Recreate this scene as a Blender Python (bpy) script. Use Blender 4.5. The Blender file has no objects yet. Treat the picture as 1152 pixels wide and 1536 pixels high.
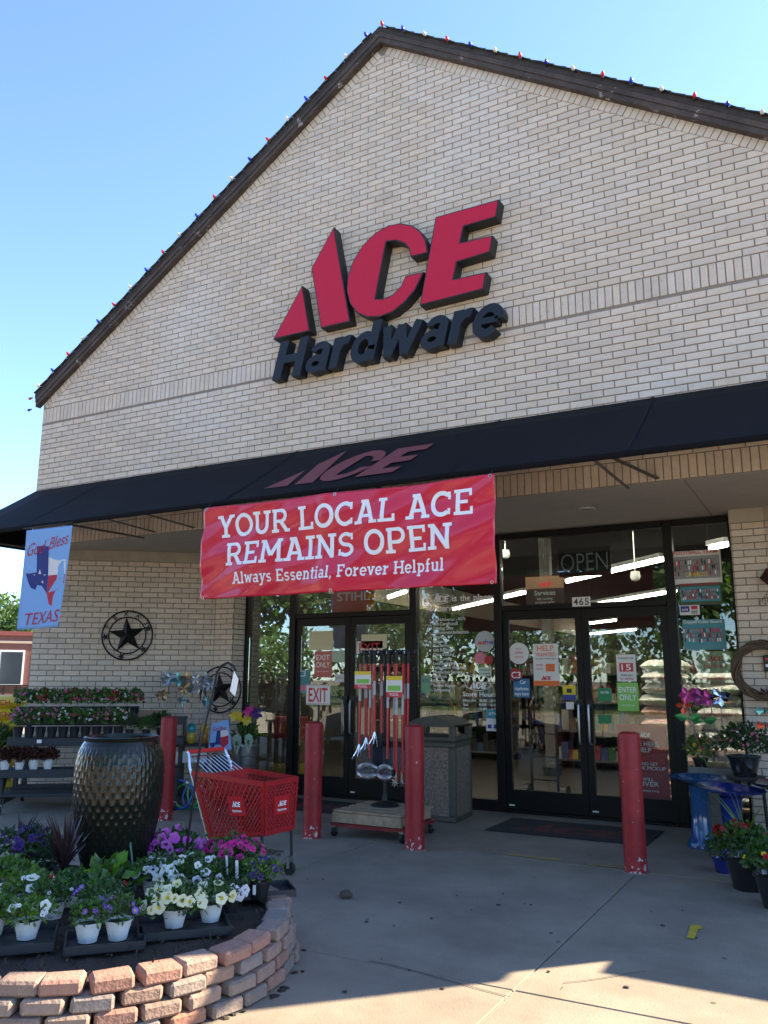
import bpy, math, random
from mathutils import Vector, Matrix
R = math.radians
sc = bpy.context.scene
C = sc.collection
# ------------------------------------------------------------------ camera
FPX, YAW, PIT, ROL = 1232.37, R(-28.616), R(11.377), R(0.228)
CAM = Vector((0.0, -7.038, 1.4224))
FW = Vector((math.sin(YAW)*math.cos(PIT), math.cos(YAW)*math.cos(PIT), math.sin(PIT)))
r0 = Vector((math.cos(YAW), -math.sin(YAW), 0)); u0 = r0.cross(FW)
RT = r0*math.cos(ROL)+u0*math.sin(ROL); UP = u0*math.cos(ROL)-r0*math.sin(ROL)
cd = bpy.data.cameras.new('camera'); co = bpy.data.objects.new('camera', cd); C.objects.link(co)
co.matrix_world = Matrix(((RT.x,UP.x,-FW.x,CAM.x),(RT.y,UP.y,-FW.y,CAM.y),(RT.z,UP.z,-FW.z,CAM.z),(0,0,0,1)))
cd.sensor_fit = 'VERTICAL'; cd.sensor_height = 36; cd.lens = FPX/1536*36
cd.clip_start = .05; cd.clip_end = 2000
sc.camera = co
# ------------------------------------------------------------------ sky, sun, exposure
SUN = Vector((.93, .98, 1.0)).normalized()
w = bpy.data.worlds.new('World'); sc.world = w; w.use_nodes = True
nt = w.node_tree; bg = nt.nodes['Background']
sky = nt.nodes.new('ShaderNodeTexSky'); sky.sky_type = 'NISHITA'; sky.sun_disc = False
sky.sun_elevation = math.asin(SUN.z); sky.sun_rotation = math.atan2(SUN.x, SUN.y)
sky.air_density = 0.8; sky.dust_density = 0.3; sky.ozone_density = 3.5; sky.altitude = 900
nt.links.new(sky.outputs[0], bg.inputs[0]); bg.inputs[1].default_value = 0.12
sl = bpy.data.lights.new('sun', 'SUN'); sl.energy = 5.0; sl.angle = R(.5); sl.color = (1, .83, .60)
so = bpy.data.objects.new('sun', sl); C.objects.link(so); so.location = (20, 20, 30)
so.rotation_euler = SUN.to_track_quat('Z', 'Y').to_euler()
sc.view_settings.view_transform = 'Standard'; sc.view_settings.look = 'None'
sc.view_settings.gamma = 1; sc.view_settings.exposure = 2.2
# ------------------------------------------------------------------ pixel helpers
def ray(x, y): return FW+RT*((x-576)/FPX)+UP*((768-y)/FPX)
def PY(x, y, Y):
    d = ray(x, y); return CAM+d*((Y-CAM.y)/d.y)
def PZ(x, y, Z):
    d = ray(x, y); return CAM+d*((Z-CAM.z)/d.z)
def proj(P):
    d = Vector(P)-CAM; k = d.dot(FW); return 576+FPX*d.dot(RT)/k, 768-FPX*d.dot(UP)/k
# ------------------------------------------------------------------ materials
MATS = {}
def M(name, col, rough=.6, metal=0, noise=None, bump=None, rand=0, spec=.5, coat=0, trans=0, col2=None, emit=0, sheen=0):
    """noise=(scale, amount), bump=(scale, strength), rand=value spread per piece"""
    if name in MATS: return MATS[name]
    m = bpy.data.materials.new(name); m.use_nodes = True; t = m.node_tree; b = t.nodes['Principled BSDF']
    N = t.nodes.new; L = t.links.new
    b.inputs['Roughness'].default_value = rough; b.inputs['Metallic'].default_value = metal
    b.inputs['Specular IOR Level'].default_value = spec
    b.inputs['Coat Weight'].default_value = coat; b.inputs['Coat Roughness'].default_value = .06
    c4 = (*col, 1); b.inputs['Base Color'].default_value = c4; out = None
    tc = N('ShaderNodeTexCoord')
    if noise:
        nz = N('ShaderNodeTexNoise'); nz.inputs['Scale'].default_value = noise[0]; nz.inputs['Detail'].default_value = 6
        nz.inputs['Roughness'].default_value = .65
        L(tc.outputs['Object'], nz.inputs[0])
        mx = N('ShaderNodeMix'); mx.data_type = 'RGBA'
        c2 = col2 or tuple(c*(1-noise[1]) for c in col)
        mx.inputs[6].default_value = c4; mx.inputs[7].default_value = (*c2, 1)
        mr = N('ShaderNodeMapRange'); mr.inputs[1].default_value = .35; mr.inputs[2].default_value = .68
        L(nz.outputs[0], mr.inputs[0]); L(mr.outputs[0], mx.inputs[0]); out = mx.outputs[2]
    if rand:
        g = N('ShaderNodeNewGeometry'); oi = N('ShaderNodeObjectInfo')
        ad = N('ShaderNodeMath'); ad.operation = 'ADD'; L(g.outputs['Random Per Island'], ad.inputs[0]); L(oi.outputs['Random'], ad.inputs[1])
        fr = N('ShaderNodeMath'); fr.operation = 'FRACT'; L(ad.outputs[0], fr.inputs[0])
        m3 = N('ShaderNodeMapRange'); L(fr.outputs[0], m3.inputs[0]); m3.inputs[3].default_value = 1-rand; m3.inputs[4].default_value = 1+rand*.6
        hs = N('ShaderNodeHueSaturation'); L(m3.outputs[0], hs.inputs['Value'])
        f2 = N('ShaderNodeMath'); f2.operation = 'MULTIPLY'; L(fr.outputs[0], f2.inputs[0]); f2.inputs[1].default_value = 7.13
        f3 = N('ShaderNodeMath'); f3.operation = 'FRACT'; L(f2.outputs[0], f3.inputs[0])
        m4 = N('ShaderNodeMapRange'); L(f3.outputs[0], m4.inputs[0]); m4.inputs[3].default_value = 1-rand*.9; m4.inputs[4].default_value = 1+rand*.9
        L(m4.outputs[0], hs.inputs['Saturation'])
        if out: L(out, hs.inputs['Color'])
        else: hs.inputs['Color'].default_value = c4
        out = hs.outputs[0]
    if out: L(out, b.inputs['Base Color'])
    if bump:
        n2 = N('ShaderNodeTexNoise'); n2.inputs['Scale'].default_value = bump[0]; n2.inputs['Detail'].default_value = 5
        L(tc.outputs['Object'], n2.inputs[0]); bp = N('ShaderNodeBump'); bp.inputs['Strength'].default_value = bump[1]; bp.inputs['Distance'].default_value = .01
        L(n2.outputs[0], bp.inputs['Height']); L(bp.outputs[0], b.inputs['Normal'])
    if trans:   # leaves and cloth let some light through
        tr = N('ShaderNodeBsdfTranslucent'); ms = N('ShaderNodeMixShader'); ms.inputs[0].default_value = trans
        if out: L(out, tr.inputs[0])
        else: tr.inputs[0].default_value = c4
        L(b.outputs[0], ms.inputs[1]); L(tr.outputs[0], ms.inputs[2]); L(ms.outputs[0], t.nodes['Material Output'].inputs[0])
    if emit:
        b.inputs['Emission Color'].default_value = c4; b.inputs['Emission Strength'].default_value = emit
    MATS[name] = m; return m
def glass_mat():
    m = bpy.data.materials.new('window_glass'); m.use_nodes = True; t = m.node_tree; t.nodes.clear()
    o = t.nodes.new('ShaderNodeOutputMaterial'); tr = t.nodes.new('ShaderNodeBsdfTransparent'); tr.inputs[0].default_value = (.90, .93, .91, 1)
    gl = t.nodes.new('ShaderNodeBsdfGlossy'); gl.inputs['Roughness'].default_value = 0.0; gl.inputs[0].default_value = (.95, 1, .97, 1)
    fr = t.nodes.new('ShaderNodeFresnel'); fr.inputs[0].default_value = 1.62
    mx = t.nodes.new('ShaderNodeMixShader')
    t.links.new(fr.outputs[0], mx.inputs[0]); t.links.new(tr.outputs[0], mx.inputs[1]); t.links.new(gl.outputs[0], mx.inputs[2]); t.links.new(mx.outputs[0], o.inputs[0])
    return m
GLASS = glass_mat()
BRICK = M('cream_brick', (.68, .565, .445), .85, noise=(9, .12), bump=(120, .35), rand=.10)
MORTAR = M('mortar', (.27, .225, .18), .95, noise=(20, .25))
def brick_weather():
    t = BRICK.node_tree; b = t.nodes['Principled BSDF']; lk = b.inputs['Base Color'].links[0].from_socket; N = t.nodes.new; L = t.links.new
    g = N('ShaderNodeNewGeometry'); out = lk
    for sc_, lo, hi, col, amt in ((.55,.52,.75,(.74,.70,.66,1),.55),(2.2,.58,.72,(.40,.33,.27,1),.35),(30,.60,.75,(.30,.25,.20,1),.4)):
        n = N('ShaderNodeTexNoise'); n.inputs['Scale'].default_value = sc_; n.inputs['Detail'].default_value = 5; L(g.outputs['Position'], n.inputs[0])
        r = N('ShaderNodeMapRange'); r.inputs[1].default_value = lo; r.inputs[2].default_value = hi; r.inputs[4].default_value = amt; L(n.outputs[0], r.inputs[0])
        m = N('ShaderNodeMix'); m.data_type = 'RGBA'; L(r.outputs[0], m.inputs[0]); L(out, m.inputs[6]); m.inputs[7].default_value = col; out = m.outputs[2]
    L(out, b.inputs['Base Color'])
brick_weather()
CONC = M('concrete', (.265, .222, .168), .9, noise=(1.3, .38), bump=(90, .25))
def concrete_stains():
    t = CONC.node_tree; b = t.nodes['Principled BSDF']; lk = b.inputs['Base Color'].links[0].from_socket
    N = t.nodes.new; L = t.links.new; tc = N('ShaderNodeTexCoord')
    v = N('ShaderNodeTexVoronoi'); v.inputs['Scale'].default_value = 3.1; v.inputs['Randomness'].default_value = 1; L(tc.outputs['Object'], v.inputs[0])
    r1 = N('ShaderNodeMapRange'); r1.inputs[1].default_value = .035; r1.inputs[2].default_value = .05; r1.inputs[3].default_value = .35; r1.inputs[4].default_value = 1
    L(v.outputs['Distance'], r1.inputs[0])
    n = N('ShaderNodeTexNoise'); n.inputs['Scale'].default_value = 260; n.inputs['Detail'].default_value = 2; L(tc.outputs['Object'], n.inputs[0])
    r2 = N('ShaderNodeMapRange'); r2.inputs[1].default_value = .3; r2.inputs[2].default_value = .7; r2.inputs[3].default_value = .82; r2.inputs[4].default_value = 1.12; L(n.outputs[0], r2.inputs[0])
    mu = N('ShaderNodeMath'); mu.operation = 'MULTIPLY'; L(r1.outputs[0], mu.inputs[0]); L(r2.outputs[0], mu.inputs[1])
    h = N('ShaderNodeHueSaturation'); L(lk, h.inputs['Color']); L(mu.outputs[0], h.inputs['Value']); L(h.outputs[0], b.inputs['Base Color'])
concrete_stains()
LOT = M('lot_surface', (.30, .265, .22), .95, noise=(.5, .25))
DARK = M('bronze_frame', (.010, .0095, .009), .45, noise=(30, .3), spec=.25)
BLACK = M('black_plastic', (.012, .012, .013), .5)
WHITE = M('white_plastic', (.72, .72, .70), .4, noise=(30, .06))
RED = M('sign_red', (.52, .017, .05), .5, spec=.2)
CHROME = M('chrome', (.75, .76, .78), .2, 1)
GALV = M('galvanised', (.42, .43, .44), .38, .9, noise=(14, .3))
IRON = M('black_iron', (.012, .011, .011), .5, .3)
WOOD = M('pallet_wood', (.40, .29, .18), .8, noise=(14, .4), bump=(40, .4))
INK = M('white_print', (.82, .82, .80), .5)
INKR = M('red_print', (.55, .03, .04), .5)
INKD = M('dark_print', (.03, .03, .035), .5)
INKB = M('blue_print', (.03, .05, .25), .5)
# ------------------------------------------------------------------ object helpers
WM = {}
I4 = Matrix.Identity(4)
def props(o, label=None, cat=None, group=None, kind=None):
    if label: o['label'] = label
    if cat: o['category'] = cat
    if group: o['group'] = group
    if kind: o['kind'] = kind
    return o
def thing(name, label, cat, loc=(0,0,0), rz=0, group=None):
    o = bpy.data.objects.new(name, None); C.objects.link(o); o.empty_display_size = .1
    o.location = loc; o.rotation_euler = (0, 0, rz)
    WM[o] = Matrix.Translation(Vector(loc)) @ Matrix.Rotation(rz, 4, 'Z')
    return props(o, label, cat, group)
def put(me, name, parent=None, world=False, loc=None, rot=None):
    o = bpy.data.objects.new(name, me); C.objects.link(o)
    if parent:
        o.parent = parent
        if world: o.matrix_parent_inverse = WM[parent].inverted()
    if loc is not None: o.location = loc
    if rot is not None: o.rotation_euler = rot
    b = Matrix.Translation(Vector(loc or (0,0,0)))
    if rot is not None: b = b @ o.rotation_euler.to_matrix().to_4x4()
    WM[o] = b if (world or not parent) else WM[parent] @ b
    return o
class MB:
    def __init__(s): s.v = []; s.f = []; s.mi = []
    def add(s, vs, fs, mi=0):
        n = len(s.v); s.v += [tuple(v) for v in vs]; s.f += [tuple(i+n for i in f) for f in fs]; s.mi += [mi]*len(fs); return s
    def box(s, a, b, mi=0, bev=0, mat=None):
        (x0,y0,z0),(x1,y1,z1) = a, b
        if bev:
            e = bev; vs = []; fs = []
            X, Y, Z = (x0,x1), (y0,y1), (z0,z1)
            idx = {}
            for i in (0,1):
                for j in (0,1):
                    for k in (0,1):
                        sx, sy, sz = (1,-1)[i], (1,-1)[j], (1,-1)[k]
                        for ax in range(3):
                            p = [X[i]+sx*e, Y[j]+sy*e, Z[k]+sz*e]; p[ax] = (X[i],Y[j],Z[k])[ax]
                            idx[(i,j,k,ax)] = len(vs); vs.append(p)
            g = lambda i,j,k,ax: idx[(i,j,k,ax)]
            for q in (0,1):
                fs.append([g(q,0,0,0),g(q,1,0,0),g(q,1,1,0),g(q,0,1,0)][::(-1 if q==0 else 1)])
                fs.append([g(0,q,0,1),g(1,q,0,1),g(1,q,1,1),g(0,q,1,1)][::(1 if q==0 else -1)])
                fs.append([g(0,0,q,2),g(1,0,q,2),g(1,1,q,2),g(0,1,q,2)][::(-1 if q==0 else 1)])
            for i in (0,1):
                for j in (0,1):
                    fs.append([g(i,j,0,0),g(i,j,1,0),g(i,j,1,1),g(i,j,0,1)])
                    fs.append([g(i,0,j,0),g(i,1,j,0),g(i,1,j,2),g(i,0,j,2)])
                    fs.append([g(0,i,j,1),g(1,i,j,1),g(1,i,j,2),g(0,i,j,2)])
                    for k in (0,1): fs.append([g(i,j,k,0),g(i,j,k,1),g(i,j,k,2)])
        else:
            vs = [(x0,y0,z0),(x1,y0,z0),(x1,y1,z0),(x0,y1,z0),(x0,y0,z1),(x1,y0,z1),(x1,y1,z1),(x0,y1,z1)]
            fs = [(3,2,1,0),(4,5,6,7),(0,1,5,4),(1,2,6,5),(2,3,7,6),(3,0,4,7)]
        if mat is not None: vs = [mat @ Vector(v) for v in vs]
        return s.add(vs, fs, mi)
    def bar(s, p, q, wx, wz=None, mi=0, up=(0,0,1)):
        p, q = Vector(p), Vector(q); d = (q-p).normalized(); u = Vector(up)
        if abs(d.dot(u)) > .98: u = Vector((1,0,0))
        a = d.cross(u).normalized()*wx/2; b = a.cross(d).normalized()*(wz or wx)/2
        vs = [p-a-b,p+a-b,p+a+b,p-a+b,q-a-b,q+a-b,q+a+b,q-a+b]
        return s.add(vs, [(3,2,1,0),(4,5,6,7),(0,1,5,4),(1,2,6,5),(2,3,7,6),(3,0,4,7)], mi)
    def tube(s, pts, r, n=8, mi=0, closed=False, caps=True):
        pts = [Vector(p) for p in pts]; m = len(pts); rs = r if isinstance(r, (list,tuple)) else [r]*m
        vs = []; prev = None
        for i, p in enumerate(pts):
            if closed: d = pts[(i+1)%m]-pts[i-1]
            else: d = pts[min(i+1,m-1)]-pts[max(i-1,0)]
            d.normalize()
            if prev is None:
                u = Vector((0,0,1)) if abs(d.z) < .9 else Vector((1,0,0)); a = d.cross(u).normalized()
            else:
                a = prev-d*prev.dot(d); a.normalize()
            prev = a; b = d.cross(a)
            for k in range(n):
                t = 2*math.pi*k/n; vs.append(p+a*(math.cos(t)*rs[i])+b*(math.sin(t)*rs[i]))
        fs = []
        for i in range(m if closed else m-1):
            j = (i+1)%m
            for k in range(n): fs.append((i*n+k, i*n+(k+1)%n, j*n+(k+1)%n, j*n+k))
        if caps and not closed: fs += [tuple(range(n))[::-1], tuple((m-1)*n+k for k in range(n))]
        return s.add(vs, fs, mi)
    def lathe(s, prof, n=24, c=(0,0,0), mi=0, wob=None, sx=1, sy=1):
        vs = []; m = len(prof)
        for i, (r, z) in enumerate(prof):
            for k in range(n):
                t = 2*math.pi*k/n; rr = r*(wob(t, i) if wob else 1)
                vs.append((c[0]+math.cos(t)*rr*sx, c[1]+math.sin(t)*rr*sy, c[2]+z))
        fs = [(i*n+k, i*n+(k+1)%n, (i+1)*n+(k+1)%n, (i+1)*n+k) for i in range(m-1) for k in range(n)]
        if prof[0][0] > 1e-4: fs.append(tuple(range(n))[::-1])
        if prof[-1][0] > 1e-4: fs.append(tuple((m-1)*n+k for k in range(n)))
        return s.add(vs, fs, mi)
    def prism(s, poly, off, mi=0, side_mi=None):
        """poly: 3D points of the front face; off: extrusion vector to the back"""
        n = len(poly); o = Vector(off); f = [Vector(p) for p in poly]
        k = len(s.v); s.v += [tuple(p) for p in f]+[tuple(p+o) for p in f]
        s.f += [tuple(range(k, k+n)), tuple(range(k+n, k+2*n))[::-1]]; s.mi += [mi, mi]
        for i in range(n):
            j = (i+1)%n; s.f.append((k+i, k+n+i, k+n+j, k+j)); s.mi.append(mi if side_mi is None else side_mi)
        return s
    def mesh(s, name, mats, smooth=False):
        me = bpy.data.meshes.new(name); me.from_pydata(s.v, [], s.f)
        for m in (mats if isinstance(mats, (list,tuple)) else [mats]): me.materials.append(m)
        if any(s.mi): me.polygons.foreach_set('material_index', s.mi)
        if smooth: me.polygons.foreach_set('use_smooth', [True]*len(s.f))
        import bmesh
        bm = bmesh.new(); bm.from_mesh(me); bmesh.ops.recalc_face_normals(bm, faces=bm.faces[:]); bm.to_mesh(me); bm.free()
        if smooth:
            try: me.set_sharp_from_angle(angle=R(40))
            except Exception: pass
        me.update(); return me
    def build(s, name, mats, parent=None, world=True, smooth=False, loc=None, rot=None):
        return put(s.mesh(name, mats, smooth), name, parent, world, loc, rot)
def struct(o): o['kind'] = 'structure'; return o
# ------------------------------------------------------------------ lettering
_tc = {}
def text2d(s, bold=0, shear=0, sp=1.0):
    """flat glyph mesh, cap height 1, starting at x=0: (verts, faces, width)"""
    key = (s, bold, shear, sp)
    if key in _tc: return _tc[key]
    cu = bpy.data.curves.new('lettering', 'FONT'); cu.body = s; cu.size = 1; cu.offset = bold; cu.shear = shear; cu.space_character = sp
    cu.resolution_u = 3; cu.fill_mode = 'FRONT' if hasattr(cu, 'fill_mode') else cu.fill_mode
    o = bpy.data.objects.new('lettering', cu); C.objects.link(o)
    dg = bpy.context.evaluated_depsgraph_get(); me = bpy.data.meshes.new_from_object(o.evaluated_get(dg))
    v = [tuple(q.co) for q in me.vertices]; f = [tuple(p.vertices) for p in me.polygons]
    bpy.data.objects.remove(o); bpy.data.curves.remove(cu); bpy.data.meshes.remove(me)
    k = 1/.69
    v = [(x*k, y*k) for x, y, z in v]; x0 = min(x for x, y in v) if v else 0
    v = [(x-x0, y) for x, y in v]; _tc[key] = (v, f, max(x for x, y in v) if v else 0)
    return _tc[key]
def write(mb, s, O, U, V, h, width=None, bold=0, shear=0, align='l', mi=0, fn=None, depth=None):
    """lay text with baseline origin O, along U, up V (unit vectors)"""
    v, f, wd = text2d(s, bold, shear)
    kx = h if width is None else width/max(wd, 1e-6)
    O, U, V = Vector(O), Vector(U), Vector(V); ox = {'l': 0, 'c': -wd*kx/2, 'r': -wd*kx}[align]
    P = [O+U*(x*kx+ox)+V*(y*h) for x, y in v]
    if fn: P = [fn(p) for p in P]
    mb.add(P, f, mi)
    if depth:
        # side walls for raised letters
        from collections import Counter
        cnt = Counter()
        for q in f:
            for a, b in zip(q, q[1:]+q[:1]): cnt[(a, b)] += 1
        D = Vector(depth); n = len(mb.v); mb.v += [tuple(Vector(p)+D) for p in P]; base = n-len(P)
        for (a, b), c in list(cnt.items()):
            if (b, a) not in cnt: mb.f.append((base+a, n+a, n+b, base+b)); mb.mi.append(mi)
        mb.f += [tuple(n+i for i in q)[::-1] for q in f]; mb.mi += [mi]*len(f)
    return wd*kx
# slab-serif stroke letters for the banner: lists of bars and arcs in a cap-height-1 cell
T_ = .17
def _bar(x0,y0,x1,y1,t=T_):
    d = math.hypot(x1-x0, y1-y0); nx, ny = -(y1-y0)/d*t/2, (x1-x0)/d*t/2
    return [(x0+nx,y0+ny),(x0-nx,y0-ny),(x1-nx,y1-ny),(x1+nx,y1+ny)]
def _h(x0,x1,y,t=.13): return [(x0,y-t/2),(x1,y-t/2),(x1,y+t/2),(x0,y+t/2)]
def _arc(cx,cy,rx,ry,a0,a1,t=T_,n=10):
    out = []
    for i in range(n):
        p = []
        for a, q in ((a0+(a1-a0)*i/n,0),(a0+(a1-a0)*(i+1)/n,0)):
            c, s = math.cos(R(a)), math.sin(R(a)); p.append(((cx+(rx-t/2)*c, cy+(ry-t/2)*s),(cx+(rx+t/2)*c, cy+(ry+t/2)*s)))
        out.append([p[0][0],p[0][1],p[1][1],p[1][0]])
    return out
b_, t_ = .065, .935
def st(x, y0=0, y1=1, t=T_): return [(x-t/2,y0),(x+t/2,y0),(x+t/2,y1),(x-t/2,y1)]
def slab(x, y, wd=.36): return _h(x-wd/2, x+wd/2, y)
XH = .72
GL = {
 'Y': (.92, [_bar(.16,.97,.46,.44),_bar(.76,.97,.46,.44),st(.46,0,.48),slab(.46,b_,.4),slab(.14,t_,.3),slab(.78,t_,.3)]),
 'O': (.92, _arc(.46,.5,.37,.43,0,360,T_,22)),
 'U': (.94, [st(.2,.34),st(.74,.34),slab(.2,t_),slab(.74,t_)]+_arc(.47,.36,.27,.28,180,360)),
 'R': (.92, [st(.2),slab(.2,b_),_h(.05,.5,t_),_h(.2,.5,.47),_bar(.5,.45,.76,.06),_h(.68,.93,b_)]+_arc(.5,.70,.23,.235,-90,90,.15)),
 'L': (.80, [st(.22),slab(.22,t_),_h(.04,.75,b_),st(.70,0,.3,.12)]),
 'C': (.88, _arc(.47,.5,.37,.43,48,312,T_,18)+[st(.76,.66,.96,.11),st(.76,.06,.3,.10)]),
 'A': (.98, [_bar(.2,.04,.46,.98),_bar(.80,.04,.52,.98),_h(.28,.72,.33),slab(.17,b_,.34),slab(.82,b_,.34),_h(.28,.6,t_)]),
 'E': (.84, [st(.2),_h(.04,.78,b_),_h(.04,.76,t_),_h(.2,.6,.5),st(.73,0,.3,.11),st(.71,.72,1,.11)]),
 'M': (1.16,[st(.2),st(.96),_bar(.2,.95,.58,.3),_bar(.96,.95,.58,.3),slab(.18,b_),slab(.98,b_),_h(.03,.28,t_),_h(.88,1.13,t_)]),
 'I': (.46, [st(.23),slab(.23,b_,.42),slab(.23,t_,.42)]),
 'N': (1.0, [st(.2),st(.8),_bar(.2,.95,.8,.06),slab(.18,b_),_h(.03,.28,t_),slab(.8,t_)]),
 'S': (.80, _arc(.4,.715,.27,.215,30,270,.15)+_arc(.4,.285,.27,.215,-150,90,.15)+[st(.68,.68,.94,.1),st(.11,.06,.32,.1)]),
 'P': (.88, [st(.2),slab(.2,b_,.4),_h(.05,.52,t_),_h(.2,.52,.43)]+_arc(.52,.685,.25,.25,-90,90,.15)),
 'F': (.82, [st(.2),slab(.22,b_,.4),_h(.04,.76,t_),_h(.2,.58,.5),st(.71,.72,1,.11)]),
 'H': (1.02,[st(.2),st(.82),slab(.2,b_),slab(.82,b_),slab(.2,t_),slab(.82,t_),_h(.2,.82,.5)]),
 'l': (.40, [st(.2),slab(.2,b_),_h(.05,.2,t_)]),
 'a': (.70, _arc(.31,.22,.2,.16,0,360,.13,12)+[st(.52,.05,.5,.15),_h(.5,.68,b_)]+_arc(.33,.48,.2,.18,0,150,.14)),
 'w': (.98, [_bar(.16,.7,.3,.03,.14),_bar(.3,.03,.49,.66,.13),_bar(.49,.66,.68,.03,.13),_bar(.68,.03,.83,.7,.14),slab(.15,.66,.28),slab(.84,.66,.28)]),
 'y': (.74, [_bar(.16,.7,.4,.06,.15),_bar(.6,.7,.3,-.2,.14),slab(.15,.66,.28),slab(.6,.66,.28),_h(.08,.34,-.2)]),
 's': (.60, _arc(.3,.50,.19,.15,30,270,.13)+_arc(.3,.21,.19,.15,-150,90,.13)),
 'e': (.66, _arc(.33,.35,.25,.29,0,320,.15,14)+[_h(.1,.58,.36,.11)]),
 'n': (.80, [st(.2,0,XH,.16),st(.6,0,.45,.16),slab(.2,b_,.32),slab(.6,b_,.32),_h(.05,.2,.66)]+_arc(.4,.43,.2,.22,0,180,.15)),
 't': (.48, [st(.22,.12,.95,.16),_h(.04,.44,.66)]+_arc(.34,.17,.12,.12,180,300,.13)),
 'i': (.40, [st(.2,0,XH,.16),slab(.2,b_,.34),_h(.05,.2,.66),st(.2,.84,1.0,.17)]),
 'o': (.68, _arc(.34,.35,.26,.29,0,360,.15,16)),
 'r': (.60, [st(.2,0,XH,.16),slab(.2,b_,.36),_h(.05,.2,.66),_bar(.24,.5,.52,.64,.16)]),
 'v': (.70, [_bar(.14,.7,.35,.03,.15),_bar(.56,.7,.35,.03,.15),slab(.14,.66,.28),slab(.56,.66,.28)]),
 'p': (.76, [st(.2,-.25,XH,.16),slab(.2,-.22,.34),_h(.05,.2,.66)]+_arc(.4,.35,.22,.28,-120,120,.15)),
 'f': (.46, [st(.2,0,.8,.16),slab(.2,b_,.34),_h(.05,.4,.6)]+_arc(.34,.8,.14,.14,60,180,.14)),
 'u': (.80, [st(.2,.25,XH,.16),st(.6,0,XH,.16),_h(.05,.2,.66),_h(.45,.6,.66),_h(.6,.75,b_)]+_arc(.4,.27,.2,.2,180,330,.15)),
 ',': (.30, [_bar(.18,.12,.1,-.14,.13)]),
}
def slab_line(s):
    """-> list of polys (x,y), width"""
    x = 0; out = []
    for ch in s:
        if ch == ' ': x += .38; continue
        wd, ps = GL[ch]; out += [[(px+x, py) for px, py in p] for p in ps]; x += wd+.03
    return out, x
# traced chain logo: pieces in metres on the sign plane (x from its left end, z from its baseline), unit height
ZR = 2.9538
def logo_pieces():
    raw = [[(58,678),(187,438),(221,642)],
     [(228,362),(327,178),(400,597),(270,628)],
     [(745,293),(735,238),(712,198),(675,172),(625,163),(570,171),(510,205),(455,260),(412,330),(388,400),(384,460),(398,518),(430,560),(475,579),(530,578),(590,555),(645,510),(690,455),(727,377),(645,395),(625,440),(588,478),(550,496),(512,497),(560,245),(600,239),(640,252),(660,275),(668,312)],
     [(778,135),(1060,56),(1047,135),(903,177),(888,248),(1032,216),(1020,290),(873,335),(858,410),(1004,378),(990,455),(708,527)]]
    out = []
    for p in raw:
        q = [PY(390+x/ZR, 280+y/ZR, -.15) for x, y in p]; out.append([(v.x, v.z) for v in q])
    for p in (out[0],): p[0] = (p[0][0], 5.075); p[2] = (p[2][0], 5.075)
    out[1][2] = (out[1][2][0], 5.075); out[1][3] = (out[1][3][0], 5.075)
    return out
LOGO = logo_pieces()
LX0 = min(x for p in LOGO for x, z in p); LZ0 = 5.075; LH = max(z for p in LOGO for x, z in p)-LZ0; LW = max(x for p in LOGO for x, z in p)-LX0
def tri_fan(poly):
    """ear clipping for a simple polygon -> index triples"""
    from mathutils.geometry import tessellate_polygon
    return [tuple(t) for t in tessellate_polygon([[Vector((x, z, 0)) for x, z in poly]])]
def small_logo(mb, O, U, V, wd, mi=0, fn=None, ht=None):
    """flat chain logo with lower-left O, width wd"""
    O, U, V = Vector(O), Vector(U), Vector(V); k = wd/LW; kz = k if ht is None else ht/LH
    for p in LOGO:
        P = [O+U*((x-LX0)*k)+V*((z-LZ0)*kz) for x, z in p]
        if fn: P = [fn(q) for q in P]
        mb.add(P, tri_fan(p), mi)
    return LH*kz
# ================================================================== SETTING
ZL, ZAW, ZS, DY = 3.0554, 3.80, 4.916, 1.832
XL, XR, XA, ZA = -9.03, 1.29, -3.872, 8.40      # facade ends, apex
ZE = 4.99; SL = (ZA-ZE)/(XA-XL)
struct(MB().box((-300,-300,-.3),(300,300,-.012)).build('ground', LOT))
struct(MB().box((-120,-110,-.011),(80,-24,.0)).build('lawn', M('lawn_grass', (.09,.13,.035), .95, noise=(3,.4))))
pav = struct(MB().box((-12,-6.5,-.2),(5,1.9,-.018)).build('pavement', M('joint_dirt', (.07,.06,.05), .95)))
xs = [-12,-8.3,-6.02,-3.745,-1.465,.81,5]; ysl = [-6.5,-5.3,-3.075,-.345]
rnd = random.Random(4)
for i in range(len(xs)-1):
    for j in range(len(ysl)-1):
        MB().box((xs[i]+.004,ysl[j]+.004,-.1),(xs[i+1]-.004,ysl[j+1]-.004,rnd.uniform(-.002,.001)), bev=.005).build('concrete_slab', CONC, pav)
MB().box((-9.0,-.339,-.1),(1.4,1.9,-.001), bev=.004).build('concrete_slab', CONC, pav)
# crack and paint on the pavement
def strip(name, pts, wdt, mat, parent, z=.004):
    mb = MB()
    for a, b in zip(pts, pts[1:]):
        a, b = Vector(a), Vector(b); n = (b-a).normalized().cross(Vector((0,0,1)))*wdt/2
        mb.add([a-n+Vector((0,0,z)),b-n+Vector((0,0,z)),b+n+Vector((0,0,z)),a+n+Vector((0,0,z))], [(0,1,2,3)])
    return mb.build(name, mat, parent)
TAR = M('crack_filler', (.035,.03,.028), .9)
YEL = M('worn_yellow_paint', (.55,.40,.03), .8, noise=(40,.5))
c1 = [PZ(555+35*i, 1441+9*i+rnd.uniform(-2,2), 0) for i in range(7)]
strip('crack', c1, .006, TAR, pav)
c2 = [PZ(845+25*i, 1476-3.6*i+rnd.uniform(-1.5,1.5), 0) for i in range(6)]
strip('crack', c2, .005, TAR, pav)
strip('yellow_line', [PZ(763,1282,0), PZ(838,1291,0)], .035, YEL, pav)
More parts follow.
